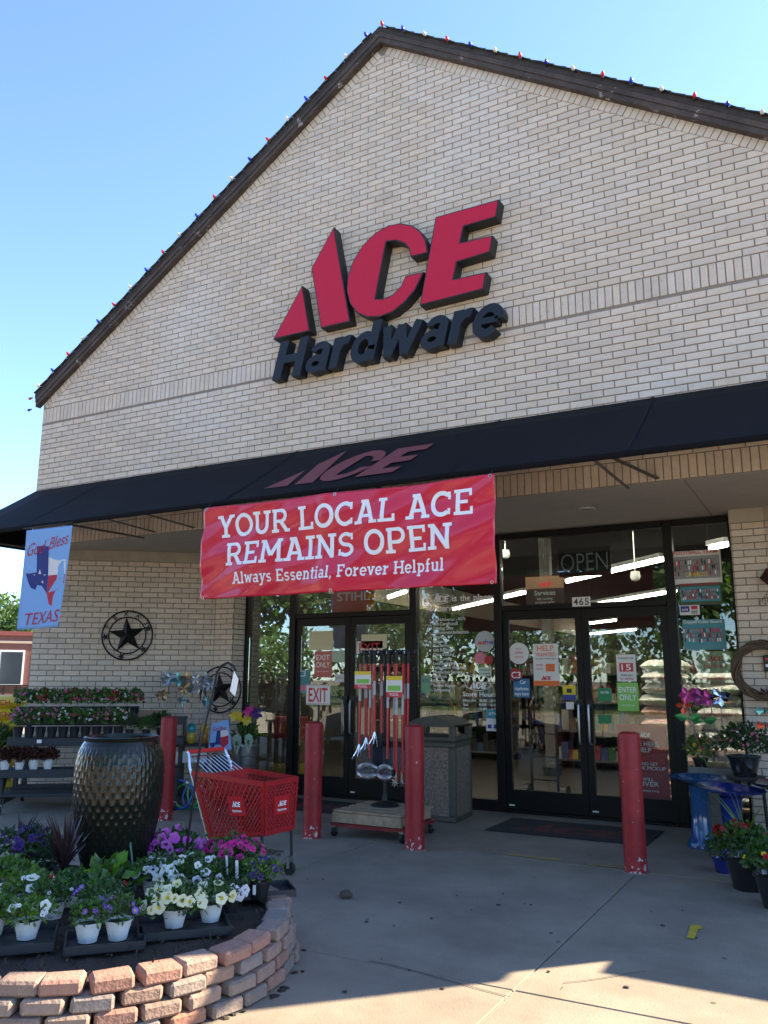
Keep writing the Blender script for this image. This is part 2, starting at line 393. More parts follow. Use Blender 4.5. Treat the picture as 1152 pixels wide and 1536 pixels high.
strip('yellow_line', [PZ(880,1297,0), PZ(938,1303,0)], .02, YEL, pav, .0045)
ar = [(1030,1407),(1036,1387),(1032,1386),(1050,1388),(1055,1392),(1047,1394),(1042,1408)]
mb = MB(); P = [PZ(x,y,.004) for x,y in ar]; mb.add(P, tri_fan([(p.x,p.y) for p in P])); mb.build('yellow_arrow', YEL, pav)
mb = MB()
for q in range(26):
    p = PZ(rnd.uniform(455,1150), rnd.uniform(1310,1500), .003); r = rnd.uniform(.004,.014)
    mb.lathe([(r,0),(r*.8,.003),(0,.004)], 7, p, sx=rnd.uniform(.6,1.4))
mb.build('pavement_debris', TAR, pav)['kind'] = 'stuff'
mb = MB(); p = PZ(519,1347,0); mb.lathe([(.03,0),(.045,.02),(.03,.045),(0,.05)], 8, p, wob=lambda t,i: 1+.2*math.sin(3*t+i)); o = mb.build('dirt_clod', M('clod', (.07,.05,.035), .95)); props(o, 'small brown clod of dirt lying on the concrete', 'clod')

# ================================================================== STORE BUILDING
B = thing('store_building', 'cream brick store building with steep gable, recessed entry and dark framed glass doors', 'building', (XA, 0, 0))
def clip(poly, a, b, c):
    """keep a*x+b*y<=c"""
    out = []
    for i, p in enumerate(poly):
        q = poly[(i+1)%len(poly)]; dp = a*p[0]+b*p[1]-c; dq = a*q[0]+b*q[1]-c
        if dp <= 0: out.append(p)
        if dp*dq < 0:
            t = dp/(dp-dq); out.append((p[0]+(q[0]-p[0])*t, p[1]+(q[1]-p[1])*t))
    return out
def area(p): return abs(sum(p[i][0]*p[(i+1)%len(p)][1]-p[(i+1)%len(p)][0]*p[i][1] for i in range(len(p))))/2
def shrink(poly, e):
    cx = sum(p[0] for p in poly)/len(poly); cy = sum(p[1] for p in poly)/len(poly); out = []
    for x, y in poly:
        out.append((x-(e if x > cx else -e), y-(e if y > cy else -e)))
    return out
CH, BL, J = .0677, .203, .0095
def running(s0, s1, z0, n, off=0, z1=None):
    out = []
    for k in range(n):
        z = z0+k*CH; x = s0-((k+off)%2)*BL/2
        while x < s1-.01:
            a, b = max(x, s0), min(x+BL, s1)
            if b-a > .03: out.append([(a+J/2,z+J/2),(b-J/2,z+J/2),(b-J/2,z+CH-J/2),(a+J/2,z+CH-J/2)])
            x += BL
    return out
def soldier(s0, s1, z0, h=.207):
    n = round((s1-s0)/CH); wd = (s1-s0)/n
    return [[(s0+i*wd+J/2,z0+J/2),(s0+(i+1)*wd-J/2,z0+J/2),(s0+(i+1)*wd-J/2,z0+h-J/2),(s0+i*wd+J/2,z0+h-J/2)] for i in range(n)]
def brick_mesh(mb, polys, O, T, N, jit=None):
    O, T, N = Vector(O), Vector(T), Vector(N); Z = Vector((0,0,1))
    for p in polys:
        d = .008+(jit.uniform(-.0015,.002) if jit else 0)
        L = [[O+T*x+Z*z+N*e for x, z in q] for q, e in ((p,-.01),(p,d-.003),(shrink(p,.0025),d))]; n = len(p)
        fs = [tuple(2*n+i for i in range(n))]+[(l*n+i, l*n+(i+1)%n, (l+1)*n+(i+1)%n, (l+1)*n+i) for l in (0,1) for i in range(n)]
        mb.add([v for l in L for v in l], fs)
# --- gable wall
wall = MB()
fp = [(XL,ZL),(XR,ZL),(XR,ZE),(XA,ZA),(XL,ZE)]
wall.prism([(x,0,z) for x,z in fp], (0,.28,0)); WALL = wall.build('gable_wall', MORTAR, B)
def rake_clip(p, m=0):
    q = math.hypot(1,SL)
    p = clip(p, -SL, 1, ZE-SL*XL-m*q)       # left rake: z <= ZE+SL*(x-XL)
    if len(p) > 2: p = clip(p, SL, 1, ZE+SL*XR-m*q)
    return p
fb = soldier(XL,XR,ZL)+running(XL,XR,ZL+.207,21,0)
ZSB = ZL+.207+21*CH
fb = [p for p in fb if p[2][1] < 4.708]
fb += soldier(XL,XR,4.706,.207)
g = running(XL,XR,4.916,52,1)
for p in g:
    q = rake_clip(p, .115)
    if len(q) > 2 and area(q) > .0009: fb.append(q)
for sgn in (1,-1):          # row of bricks following the rake
    ln = math.hypot(XA-XL, ZA-ZE); n = int(ln/CH); ux, uz = (XA-XL)/ln, (ZA-ZE)/ln
    for i in range(n):
        a, b = i*CH+J/2, (i+1)*CH-J/2
        pp = [(XL+ux*t+uz*o, ZE+uz*t-ux*o) for t, o in ((a,.108),(b,.108),(b,.006),(a,.006))]
        pp = [p for p in clip(clip(pp, -1, 0, -XL-.004), 0, -1, -4.92)]
        if len(pp) < 3: continue
        if sgn < 0: pp = [(2*XA-x, z) for x, z in pp][::-1]
        if max(x*sgn for x, z in pp) < XA*sgn-.004: fb.append(pp)
def pix_area(p):
    q = [proj((x,0,z)) for x, z in p]
    if min(a[0] for a in q) < 0 or max(a[0] for a in q) > 1152 or min(a[1] for a in q) < 0: return 0
    return area(q)
def hidden(p):   # behind sign or awning
    x, z = p[0]; return (z > ZL+.19 and z < 3.84) or (-5.3 < x < -2.4 and 4.5 < z < 6.1)
order = sorted([p for p in fb if len(p) == 4 and not hidden(p) and abs(abs(p[1][0]-p[0][0])-(BL-J)) < 1e-4 and abs(p[1][1]-p[0][1]) < 1e-6], key=pix_area, reverse=True)[:300]
single = set(id(p) for p in order)
m0 = MB(); hw, hh = (BL-J)/2, (CH-J)/2
brick_mesh(m0, [[(-hw,-hh),(hw,-hh),(hw,hh),(-hw,hh)]], (0,0,0), (1,0,0), (0,-1,0)); me = m0.mesh('brick', BRICK)
for p in order:
    put(me, 'brick', WALL, True, ((p[0][0]+p[1][0])/2, rnd.uniform(-.0015,.001), (p[0][1]+p[2][1])/2))
mb = MB(); brick_mesh(mb, [p for p in fb if id(p) not in single], (0,0,0), (1,0,0), (0,-1,0), rnd)
mb.build('brick_courses', BRICK, WALL)['kind'] = 'stuff'
# --- angled and pier walls of the entry recess
AW, BW = Vector((-9.03,.14,0)), Vector((-7.24,1.55,0))
def recess_wall(name, P, Q, N, trim=True):
    T = (Q-P); L = T.length; T.normalize(); mb = MB()
    mb.prism([P, Q, Q+Vector((0,0,ZL)), P+Vector((0,0,ZL))], -Vector(N)*.2); o = mb.build(name, MORTAR, B)
    n = int((2.915)/CH); ps = running(0, L, 2.915-n*CH, n, 1)
    m2 = MB(); brick_mesh(m2, ps, P, T, N, rnd); m2.build('brick_courses', BRICK, o)['kind'] = 'stuff'
    m3 = MB(); m3.prism([P+Vector(N)*.012+Vector((0,0,z)) if k == 0 else Q+Vector(N)*.012+Vector((0,0,z)) for k, z in ((0,2.918),(1,2.918),(1,ZL-.003),(0,ZL-.003))], -Vector(N)*.011)
    m3.build('frieze_board', M('buff_trim', (.45,.39,.30), .8, noise=(6,.15)), o)
tw = (BW-AW).normalized()
recess_wall('angled_wall', AW, BW, (tw.y,-tw.x,0))
recess_wall('pier', BW, Vector((-6.925,1.55,0)), (0,-1,0))
recess_wall('pier', Vector((-6.925,1.552,0)), Vector((-6.925,1.80,0)), (1,0,0))
mir = lambda v: Vector((2*XA-v.x, v.y, v.z))
recess_wall('pier', Vector((-.815,1.80,0)), Vector((-.815,1.552,0)), (-1,0,0))
recess_wall('pier', Vector((-.815,1.55,0)), Vector((-.50,1.55,0)), (0,-1,0))
recess_wall('angled_wall', mir(BW)+Vector((-.004,0,0)), mir(AW), (-tw.y,-tw.x,0))
# soffit of the recess
mb = MB(); mb.prism([(XL,.01,ZL-.002),(XR,.01,ZL-.002),(XR,1.95,ZL-.002),(XL,1.95,ZL-.002)], (0,0,.15)); SOF = mb.build('soffit', M('soffit_paint', (.42,.38,.33), .85, noise=(5,.12)), B)
for px_, py_ in ((880,763),):
    p = PZ(px_, py_, ZL-.002); MB().lathe([(.085,-.012),(.085,0)], 20, p).build('downlight', M('downlight_trim', (.5,.48,.44), .5), SOF, smooth=True); MB().lathe([(.055,-.016),(.05,-.013)], 16, p).build('downlight_lens', M('downlight_lens', (.30,.29,.27), .3), SOF)
for xj in (-6.2,-1.0):
    MB().box((xj,.02,ZL-.006),(xj+.006,1.8,ZL-.0025)).build('soffit_joint', MORTAR, SOF)
# side walls, rear, roof
for x in (XL, XR-.28): MB().box((x,.285,0 if x > -5 else ZL),(x+.28,27,ZE)).build('side_wall', BRICK, B)
MB().box((XL,.36,.0),(XL+.2,27,ZL-.01)).build('side_wall', BRICK, B)
MB().box((XL,27,0),(XR,27.2,ZE)).build('rear_wall', BRICK, B)
ROOFM = M('roof_shingle', (.055,.045,.04), .9, noise=(8,.4), rand=.3)
roof = MB()
ov = .10
for sgn in (1,-1):
    e = Vector((XL-.07,0,ZE-.07*SL)); a = Vector((XA,0,ZA)); q = [e, a, a+Vector((0,0,.24)), e+Vector((0,0,.24))]
    q = [Vector((v.x,-ov,v.z+.105)) for v in (e,a)]+[Vector((v.x,-ov,v.z+.17)) for v in (a,e)]
    if sgn < 0: q = [Vector((2*XA-v.x+(.002 if abs(v.x-XA) < .01 else 0), v.y, v.z)) for v in q]
    roof.prism(q, (0,27.2+ov,0))
RO = roof.build('roof', ROOFM, B)
# shingle edges stepping along the rake
sh = MB(); ln = math.hypot(XA-XL+.07, (XA-XL+.07)*SL); ux, uz = 1/math.hypot(1,SL), SL/math.hypot(1,SL)
for sgn in (1,-1):
    n = int(ln/.14)
    for i in range(n):
        t = i*.14; h = .012+rnd.uniform(0,.006)
        q = [(XL-.07+ux*(t+d)-uz*o, ZE-.07*SL+.173+uz*(t+d)+ux*o) for d, o in ((0,.002),(.138,.002),(.138,h*.2),(0,h))]
        if sgn < 0: q = [(2*XA-x, z) for x, z in q]
        sh.prism([(x,-ov-.02,z) for x,z in q], (0,.35,0))
o = sh.build('shingle_edge', ROOFM, RO); o['kind'] = 'stuff'
FASC = M('brown_fascia', (.085,.06,.048), .75, noise=(5,.55), bump=(50,.5))
def fascia_peel():
    t = FASC.node_tree; b = t.nodes['Principled BSDF']; lk = b.inputs['Base Color'].links[0].from_socket; N = t.nodes.new; L = t.links.new
    tc = N('ShaderNodeTexCoord'); n = N('ShaderNodeTexNoise'); n.inputs['Scale'].default_value = 7; n.inputs['Detail'].default_value = 9; n.inputs['Roughness'].default_value = .75; L(tc.outputs['Object'], n.inputs[0])
    r = N('ShaderNodeMapRange'); r.inputs[1].default_value = .61; r.inputs[2].default_value = .63; L(n.outputs[0], r.inputs[0])
    m = N('ShaderNodeMix'); m.data_type = 'RGBA'; L(r.outputs[0], m.inputs[0]); L(lk, m.inputs[6]); m.inputs[7].default_value = (.32,.29,.27,1); L(m.outputs[2], b.inputs['Base Color'])
fascia_peel()
for sgn in (1,-1):
    e = Vector((XL-.06,-.085,ZE-.06*SL-.015)); a = Vector((XA,-.085,ZA-.015))
    q = [e, a, a+Vector((0,0,.118)), e+Vector((0,0,.118))]
    if sgn < 0: q = [Vector((2*XA-v.x+(.002 if abs(v.x-XA) < .01 else 0), v.y, v.z)) for v in q]
    mb = MB(); mb.prism(q, (0,.08,0)); mb.build('fascia_board', FASC, RO)
    q2 = [v+Vector((0,-.012,.06)) for v in (q[0],q[1])]+[v+Vector((0,-.012,0)) for v in (q[2],q[3])]
    mb = MB(); mb.prism(q2, (0,.011,0)); mb.build('fascia_trim', FASC, RO)
# unseen wing to the right, added and sized to cast the straight shadow edge
WG = thing('shadow_wing', 'unseen low brick wing added right of the store to cast the shadow edge', 'building', (8,0,0))
MB().box((XR+.002,.0,0),(15,14,2.58)).build('wall', BRICK, WG); MB().box((XR+.002,-.05,2.58),(15.05,14.05,2.65)).build('parapet_cap', M('cap_metal', (.12,.09,.07), .5), WG)

# ================================================================== STOREFRONT
SF = thing('storefront', 'dark bronze aluminium storefront frame with two pairs of glass doors in the recess', 'storefront', (XA, DY, 0))
def frame(x0, z0, x1, z1, name='mullion', parent=SF, y0=DY-.055, y1=DY+.055):
    return MB().box((x0,y0,z0),(x1,y1,z1), bev=.004).build(name, DARK, parent)
XS = [-6.925,-6.157,-4.417,-3.345,-1.455,-.815]   # bay edges
for i, x in enumerate(XS):
    wd = .05 if i in (0,5) else .045
    frame(x-(0 if i == 0 else wd), .0, x+(0 if i == 5 else wd), ZL-.02)
def bay(a, b, zs):
    for z in zs: frame(XS[a]+.051, z-.03, XS[b]-.051, z+.03, 'transom')
for a, b in ((0,1),(1,2),(2,3),(3,4),(4,5)):
    bay(a, b, [ZL-.05]); frame(XS[a]+.051, .0, XS[b]-.051, .03 if (a,b) in ((1,2),(3,4)) else .12, 'sill')
bay(1,2,[2.19]); bay(3,4,[2.19])
def pane(x0,z0,x1,z1,parent=SF,y=DY):
    return MB().box((x0,y-.003,z0),(x1,y+.003,z1)).build('pane', GLASS, parent)
pane(XS[0]+.051,.121,XS[1]-.046,ZL-.081); pane(XS[2]+.046,.121,XS[3]-.046,ZL-.081); pane(XS[4]+.046,.121,XS[5]-.051,ZL-.081)
pane(XS[1]+.052,2.221,XS[2]-.052,ZL-.081); pane(XS[3]+.052,2.221,XS[4]-.052,ZL-.081)
def door(x0, x1, hinge, lab):
    d = MB(); z0, z1 = .033, 2.155; y0, y1 = DY-.024, DY+.024
    d.box((x0,y0,z0),(x0+.07,y1,z1)); d.box((x1-.07,y0,z0),(x1,y1,z1)); d.box((x0+.07,y0,z0),(x1-.07,y1,.24)); d.box((x0+.07,y0,2.06),(x1-.07,y1,z1))
    o = d.build('door', DARK, SF); o['label'] = lab
    pane(x0+.071,.241,x1-.071,2.059,o)
    hx = x1-.05 if hinge == 'l' else x0+.05; s = -1 if hinge == 'l' else 1
    h = MB(); h.tube([(hx,DY-.03,1.16),(hx,DY-.09,1.14),(hx,DY-.10,1.1),(hx,DY-.10,.80),(hx,DY-.09,.76),(hx,DY-.03,.74)], .012, 8)
    h.build('door_handle', GALV, o, smooth=True)
    l = MB(); l.box((hx-.035,DY-.045,1.12),(hx+.035,DY-.0245,1.2)); l.build('lock_box', BLACK, o)
    k = MB(); k.box((x0+.03,DY-.03,.07),(x0+.09,DY-.0245,.085)); k.build('door_sticker', INK, o)
xm = -5.30
door(XS[1]+.048, xm-.003, 'l', 'left leaf of the exit door pair'); door(xm+.003, XS[2]-.048, 'r', 'right leaf of the exit door pair')
xm = -2.395
door(XS[3]+.048, xm-.003, 'l', 'left leaf of the entrance door pair'); door(xm+.003, XS[4]-.048, 'r', 'right leaf of the entrance door pair')
for i, (xa, xb) in enumerate(((XS[1]+.05,XS[2]-.05),(XS[3]+.05,XS[4]-.05))): MB().box((xa,DY-.03,2.157),(xb,DY+.03,2.158)).build('door_stop', DARK, SF)

# ---- interior
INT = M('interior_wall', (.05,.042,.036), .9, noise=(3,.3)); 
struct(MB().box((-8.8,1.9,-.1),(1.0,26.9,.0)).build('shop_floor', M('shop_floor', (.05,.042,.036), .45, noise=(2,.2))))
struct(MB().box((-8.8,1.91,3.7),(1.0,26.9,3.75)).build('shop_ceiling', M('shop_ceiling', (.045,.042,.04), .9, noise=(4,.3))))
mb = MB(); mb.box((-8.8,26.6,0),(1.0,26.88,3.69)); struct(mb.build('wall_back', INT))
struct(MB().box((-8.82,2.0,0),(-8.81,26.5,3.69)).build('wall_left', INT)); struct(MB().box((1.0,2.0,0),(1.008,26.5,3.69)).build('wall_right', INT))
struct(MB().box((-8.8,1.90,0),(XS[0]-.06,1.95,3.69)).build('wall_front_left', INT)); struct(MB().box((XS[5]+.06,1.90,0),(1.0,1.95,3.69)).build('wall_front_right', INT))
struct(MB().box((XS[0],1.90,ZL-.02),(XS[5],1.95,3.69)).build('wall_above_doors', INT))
TUBE = M('fluorescent_tube', (1,.93,.80), .4, emit=6); FILL_TUBE = M('fill_tube', (1,.93,.80), .4, emit=13)  # the stronger tube serves only the added row that lights the bags
LD = Vector((-.69,.72,0)).normalized(); 
def light_row(px0, px1, lab, n=None, Z=3.1):
    a, b = PZ(*px0, Z), PZ(*px1, Z); b = a+LD*max((b-a).dot(LD), -(b-a).dot(LD))*(1 if (b-a).dot(LD) > 0 else -1)
    if (b-a).length > 12: b = a+(b-a).normalized()*12
    t = thing('strip_light', lab, 'light', (a+b)/2, 0, 'fluorescent strip lights inside the shop')
    L = (b-a).length; k = max(1, round(L/2.4)); d = (b-a).normalized()
    for i in range(k):
        p, q = a+d*(L*i/k+.05), a+d*(L*(i+1)/k-.05)
        MB().bar(p+Vector((0,0,.06)), q+Vector((0,0,.06)), .14, .06).build('housing', WHITE, t); MB().tube([p,q], .032, 8).build('tube', TUBE, t, smooth=True)
    for p in (a,b): MB().tube([p+Vector((0,0,.09)), Vector((p.x,p.y,3.7))], .006, 5).build('hanger', BLACK, t)
for px0, px1, lab in (((998,838),(858,873),'longest lit strip light above the 465 number in the shop'),((1016,886),(888,907),'lit strip light just above the entrance door header'),((1097,815),(1060,823),'lit strip light at the top of the narrow right window'),
    ((790,888),(753,897),'short lit strip light left of the hanging services sign'),((745,899),(680,914),'lit strip light seen behind the white window lettering'),((610,887),(566,896),'lit strip light beside the orange sign in the left transom'),
    ((925,930),(885,938),'lit strip light in the top of the right entrance door'),((955,944),(884,955),'lower lit strip light in the right entrance door')): light_row(px0, px1, lab)
def fill_row(x0, x1, y, lab):  # added lamps, out of view above the glass, to brighten the stacked bags
    t = thing('strip_light', lab, 'light', ((x0+x1)/2,y,3.5), 0, 'fluorescent strip lights inside the shop'); k = round((x1-x0)/2.4)
    for i in range(k):
        a, b = x0+(x1-x0)*i/k+.05, x0+(x1-x0)*(i+1)/k-.05
        MB().box((a,y-.09,3.56),(b,y+.09,3.62)).build('housing', WHITE, t)
        for d in (-.05,.05): MB().tube([(a,y+d,3.535),(b,y+d,3.535)], .022, 8).build('tube', FILL_TUBE, t, smooth=True)
    for x in (x0+.2,x1-.2): MB().tube([(x,y,3.62),(x,y,3.7)], .006, 5).build('hanger', BLACK, t)
fill_row(-8.0,.4,2.1,'strip light row added out of view inside the windows to light the stacked bags')
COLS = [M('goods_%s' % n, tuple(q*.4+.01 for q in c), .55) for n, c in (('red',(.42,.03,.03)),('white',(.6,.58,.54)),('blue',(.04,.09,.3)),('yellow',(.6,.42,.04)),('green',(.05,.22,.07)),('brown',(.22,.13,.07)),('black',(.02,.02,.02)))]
def gondola(x, y, L, lab, seed):
    r = random.Random(seed); t = thing('display_shelf', lab, 'shelf', (x,y,0), 0, 'display shelves inside the shop')
    mb = MB(); mb.box((-L/2,.2,0),(L/2,.24,1.9))
    MB.build(mb, 'back_panel', INT, t, world=False)
    for k in range(4): MB().box((-L/2,-.2,.12+k*.45),(L/2,.2,.15+k*.45)).build('shelf_board', M('shelf_grey',(.08,.075,.07),.6), t, world=False)
    g = MB()
    for k in range(4):
        xx = -L/2+.02
        while xx < L/2-.15:
            wd = r.uniform(.045,.13); h = r.uniform(.10,.33); g.box((xx,-.18,.152+k*.45),(xx+wd-.01,.1,.152+k*.45+h), r.randrange(7)); xx += wd
    g.build('goods', COLS, t, world=False)['kind'] = 'stuff'
gondola(-6.3,7.2,2.4,'shelf of mixed goods behind the exit doors',1); gondola(-3.5,6.6,1.5,'shelf of mixed goods behind the lettered window',2); gondola(-2.9,9,2.6,'shelf of mixed goods far behind the entrance doors',3); gondola(-5.6,9.5,2.4,'shelf of goods deep in the shop on the left',5)
# column + services sign
t = thing('shop_column', 'pale square column inside the shop above the services sign', 'column', (-3.9,5.4,0)); MB().box((-.08,-.08,0),(.08,.08,3.7), bev=.01).build('shaft', M('col_paint',(.10,.095,.085),.7), t, world=False); MB().box((-.11,-.11,0),(.11,.11,.12)).build('base', BLACK, t, world=False)
XV, ZV, YV = Vector((1,0,0)), Vector((0,0,1)), Vector((0,-1,0))
# ---------- flat signs and posters on or behind the glass
def poster(name, label, cat, x0, z0, x1, z1, y, base, items=(), group=None, tilt=0):
    """items: ('t', text, cx, z, h, matidx[, width]) in fractions of the sheet; ('r', x0,z0,x1,z1,mi) ; ('l', x,z,w,mi) logo"""
    t = thing(name, label, cat, ((x0+x1)/2, y, z0), 0, group); W_, H_ = x1-x0, z1-z0
    MB().box((-W_/2,0,0),(W_/2,.003,H_)).build('sheet', base, t, world=False)
    mb = MB(); n = 0
    for it in items:
        n += 1; yy = -.0006*n-.0004; O = Vector((-W_/2,yy,0))
        if it[0] == 't': write(mb, it[1], O+XV*(it[2]*W_)+ZV*(it[3]*H_), XV, ZV, it[4]*H_, (it[6]*W_ if len(it) > 6 else None), bold=.012, align='c', mi=it[5])
        elif it[0] == 'r': mb.add([O+XV*(a*W_)+ZV*(b*H_) for a, b in ((it[1],it[2]),(it[3],it[2]),(it[3],it[4]),(it[1],it[4]))], [(0,1,2,3)], it[5])
        elif it[0] == 'l': small_logo(mb, O+XV*(it[1]*W_)+ZV*(it[2]*H_), XV, ZV, it[3]*W_, it[4])
        elif it[0] == 'c': mb.add([O+XV*(it[1]*W_)+ZV*(it[2]*H_)+(XV*math.cos(a)*it[3]+ZV*math.sin(a)*it[4])*W_ for a in [2*math.pi*i/24 for i in range(24)]], [tuple(range(24))], it[5])
    if mb.v: mb.build('print', PM, t, world=False)
    return t
PM = [INK, INKR, INKD, INKB, M('orange_print',(.75,.16,.03),.5), M('green_print',(.22,.50,.08),.5), M('yellow_print',(.75,.55,.03),.5), M('teal_print',(.05,.28,.33),.5), M('pink_print',(.65,.2,.25),.5), M('grey_print',(.3,.3,.3),.5), M('brown_print',(.2,.12,.07),.5), M('skyblue_print',(.08,.27,.5),.5)]
PAPER = M('paper', (.72,.70,.64), .7); CREAM = M('cream_paper', (.70,.64,.40), .7); REDP = M('red_board', (.40,.03,.04), .5); GRNP = M('green_board', (.24,.55,.10), .55); SALM = M('salmon_board', (.60,.16,.12), .6)
YF = DY-.008
def prect(a, b, Y=DY): p, q = PY(*a, Y), PY(*b, Y); return min(p.x,q.x), min(p.z,q.z), max(p.x,q.x), max(p.z,q.z)
def pp(name, label, cat, a, b, base, items, y=YF): x0,z0,x1,z1 = prect(a, b, y); return poster(name, label, cat, x0,z0,x1,z1, y, base, items)
pp('poster', 'salmon poster reading EXIT ONLY on the left exit door', 'poster', (472,977),(497,1016), SALM, [('t','EXIT',.5,.66,.2,0,.8),('t','ONLY',.5,.38,.2,0,.8),('t','please use other door',.5,.2,.05,0,.7)])
pp('paper_sheet', 'blank cream sheet taped high on the left exit door', 'paper', (464,947),(499,975), CREAM, [])
pp('paper_sheet', 'blank cream sheet taped high on the right exit door', 'paper', (542,952),(580,972), CREAM, [])
pp('exit_sign', 'white sign with red EXIT letters on the right exit door', 'sign', (535,962),(574,980), PAPER, [('t','EXIT',.5,.15,.7,1,.8)])
pp('paper_sheet', 'pale green notice at the right edge of the left exit door', 'paper', (498,976),(517,993), M('pale_green_paper',(.45,.55,.42),.7), [])
pp('paper_sheet', 'small white notice low beside the EXIT ONLY poster', 'paper', (502,1011),(516,1023), PAPER, [('t','notice',.5,.4,.3,9,.7)])
pp('figure_sticker', 'teal and pink sticker with a figure and letter C on the exit door', 'sticker', (447,1005),(464,1040), M('teal_paper',(.10,.28,.30),.6), [('t','C3',.35,.72,.25,0,.6),('r',.1,.1,.9,.35,8)])
pp('orange_sign', 'orange product sign behind the transom above the exit doors', 'sign', (500,885),(561,917), M('orange_board',(.62,.12,.02),.5), [('t','STIHL',.5,.5,.36,0,.8)], DY+.15)
# window lettering
lt = thing('window_lettering', 'white lettering listing store services on the window between the doors', 'lettering', (-3.85,YF,1.1))
mb = MB()
def wl(s, x, z, h, wd=None, bold=.015):
    m = MB(); write(m, s, (x,YF,z), XV, ZV, h, wd, bold); m.build('printed_line' if s != '.' else 'bullet_dot', INK, lt)
small_logo(mb, (-4.18,YF,2.295), XV, ZV, .22); wl('is', -3.92, 2.30, .072, .06); wl('the', -3.82, 2.30, .072, .13); wl('place', -3.65, 2.30, .072, .22); wl('for', -4.23, 2.19, .072, .10); wl('service', -4.09, 2.19, .072, .27)
for i, s in enumerate(['Ace Universal - 9571','Gift Certificates','Catalog Sales','Commercial Industrial','Supplies','Delivery','Gas Service','Gift Registry','Glass Cutting','Key Cutting','Lock Servicing','Paint Color Matching','Photocopy Service','Referrals','Rental','Screen Repair','Sharpening']):
    z = 2.075-i*.0505; wl(s, -4.17, z, .034, None, .012)
    if i not in (1,4): wl('.', -4.215, z+.012, .06)
mb.build('printed_logo', INK, lt); mb = MB(); small_logo(mb, (-3.72,YF,1.30), XV, ZV, .21); wl('Store Hours', -3.80, 1.215, .05, .40)
for i, s in enumerate(('Mon-Fri   8:00 - 8:00','Sat         8:00 - 6:00','Sun        10:00 - 6:00')): wl(s, -3.80, 1.155-i*.045, .028, .42)
mb.build('printed_logo', INK, lt)
mb = MB(); mb.tube([(-3.615+.16*math.cos(a),YF,1.365+.085*math.sin(a)) for a in [2*math.pi*i/28 for i in range(28)]], .004, 4, closed=True); mb.tube([(-4.08+.15*math.cos(a),YF,2.335+.06*math.sin(a)) for a in [2*math.pi*i/28 for i in range(28)]], .003, 4, closed=True); mb.build('oval', INK, lt)
def disc(name, label, c, r, base, items=()):
    p = PY(*c, YF); t = thing(name, label, 'sticker', p); n = 28
    mb = MB(); mb.prism([(r*math.cos(2*math.pi*i/n),0,r*math.sin(2*math.pi*i/n)) for i in range(n)], (0,.003,0)); mb.build('disc', base, t, world=False)
    m2 = MB()
    for k, it in enumerate(items):
        y = -.0006*(k+1)
        if it[0] == 'l': small_logo(m2, (it[1]*r,y,it[2]*r), XV, ZV, it[3]*r, it[4])
        else: write(m2, it[1], (it[2]*r,y,it[3]*r), XV, ZV, it[4]*r, None, .012, align='c', mi=it[5])
    if m2.v: m2.build('print', PM, t, world=False)
GREY = M('grey_sticker', (.45,.46,.46), .5)
disc('round_sticker', 'grey round sticker with red chain logo on the lettered window', (727,962), .118, GREY, [('l',-.8,-.3,.9,1),('t','hw',.5,-.3,.5,3)])
disc('round_sticker', 'white round sticker with small red text on the left entrance door', (778,980), .118, PAPER, [('t','please',0,.35,.16,1),('t','OPEN',0,-.05,.22,1),('t','welcome',0,-.4,.16,1)])
disc('balloon_sticker', 'pink round balloon sticker on the lettered window', (720,987), .07, PM[8]); disc('balloon_sticker', 'small red balloon sticker beside the pink one', (733,990), .05, REDP)
disc('badge_sticker', 'small red badge reading C3 on the left entrance door', (774,1013), .075, REDP, [('t','C3',0,-.4,.9,0)])
pp('sticker', 'pale green notice sticker below the balloon stickers', 'sticker', (719,1001),(737,1014), M('pale_green_sticker',(.5,.62,.5),.6), [('t','notice',.5,.6,.25,2,.8),('t','to shoppers',.5,.2,.2,2,.8)])
pp('sticker', 'teal and white sheet low at the right edge of the lettered window', 'sticker', (729,1064),(750,1097), PAPER, [('r',0,.58,1,1,7),('t','ATM',.5,.74,.13,0,.6),('r',.1,.12,.4,.3,3),('r',.55,.12,.9,.3,3)])
pp('sticker', 'small green notice at the left edge of the lettered window', 'sticker', (632,1013),(645,1040), M('green_sticker',(.2,.42,.25),.6), [('t','NOTICE',.5,.6,.2,3,.8)])
pp('poster', 'HELP WANTED poster with orange lettering on the left entrance door', 'poster', (799,966),(839,1029), PAPER, [('t','HELP',.5,.83,.13,4,.66),('t','WANTED',.5,.70,.09,4,.8),('t','be a part of our team',.5,.63,.035,2,.8),('r',.5,.34,.85,.52,4),('t','apply',.25,.48,.05,8,.3),('t','within',.25,.38,.05,8,.3),('r',0,0,1,.12,4),('l',.3,.14,.4,1)])
pp('sticker', 'blue sticker about keys on the left entrance door', 'sticker', (770,1018),(795,1046), M('blue_sticker',(.04,.17,.33),.5), [('t','Car',.6,.72,.2,0,.4),('t','duplicate',.5,.38,.18,0,.85),('t','keys here',.5,.1,.18,0,.85)])
pp('sticker', 'yellow and blue sticker at the right edge of the left entrance door', 'sticker', (844,1028),(864,1050), M('yellow_sticker',(.7,.55,.03),.5), [('r',0,0,1,.36,3),('r',.3,.48,.7,.78,2)])
pp('paper_sheet', 'small white square notice near the entrance door handle', 'paper', (849,1053),(861,1064), PAPER, [])
pp('poster', 'white notice with a red 15 square on the right entrance door', 'poster', (924,982),(955,1022), PAPER, [('t','limit people inside',.5,.84,.07,2,.8),('r',.14,.36,.86,.68,1),('t','15',.5,.41,.22,0,.5),('t','thank you',.5,.2,.07,2,.6),('t','for waiting',.5,.07,.07,1,.7)])
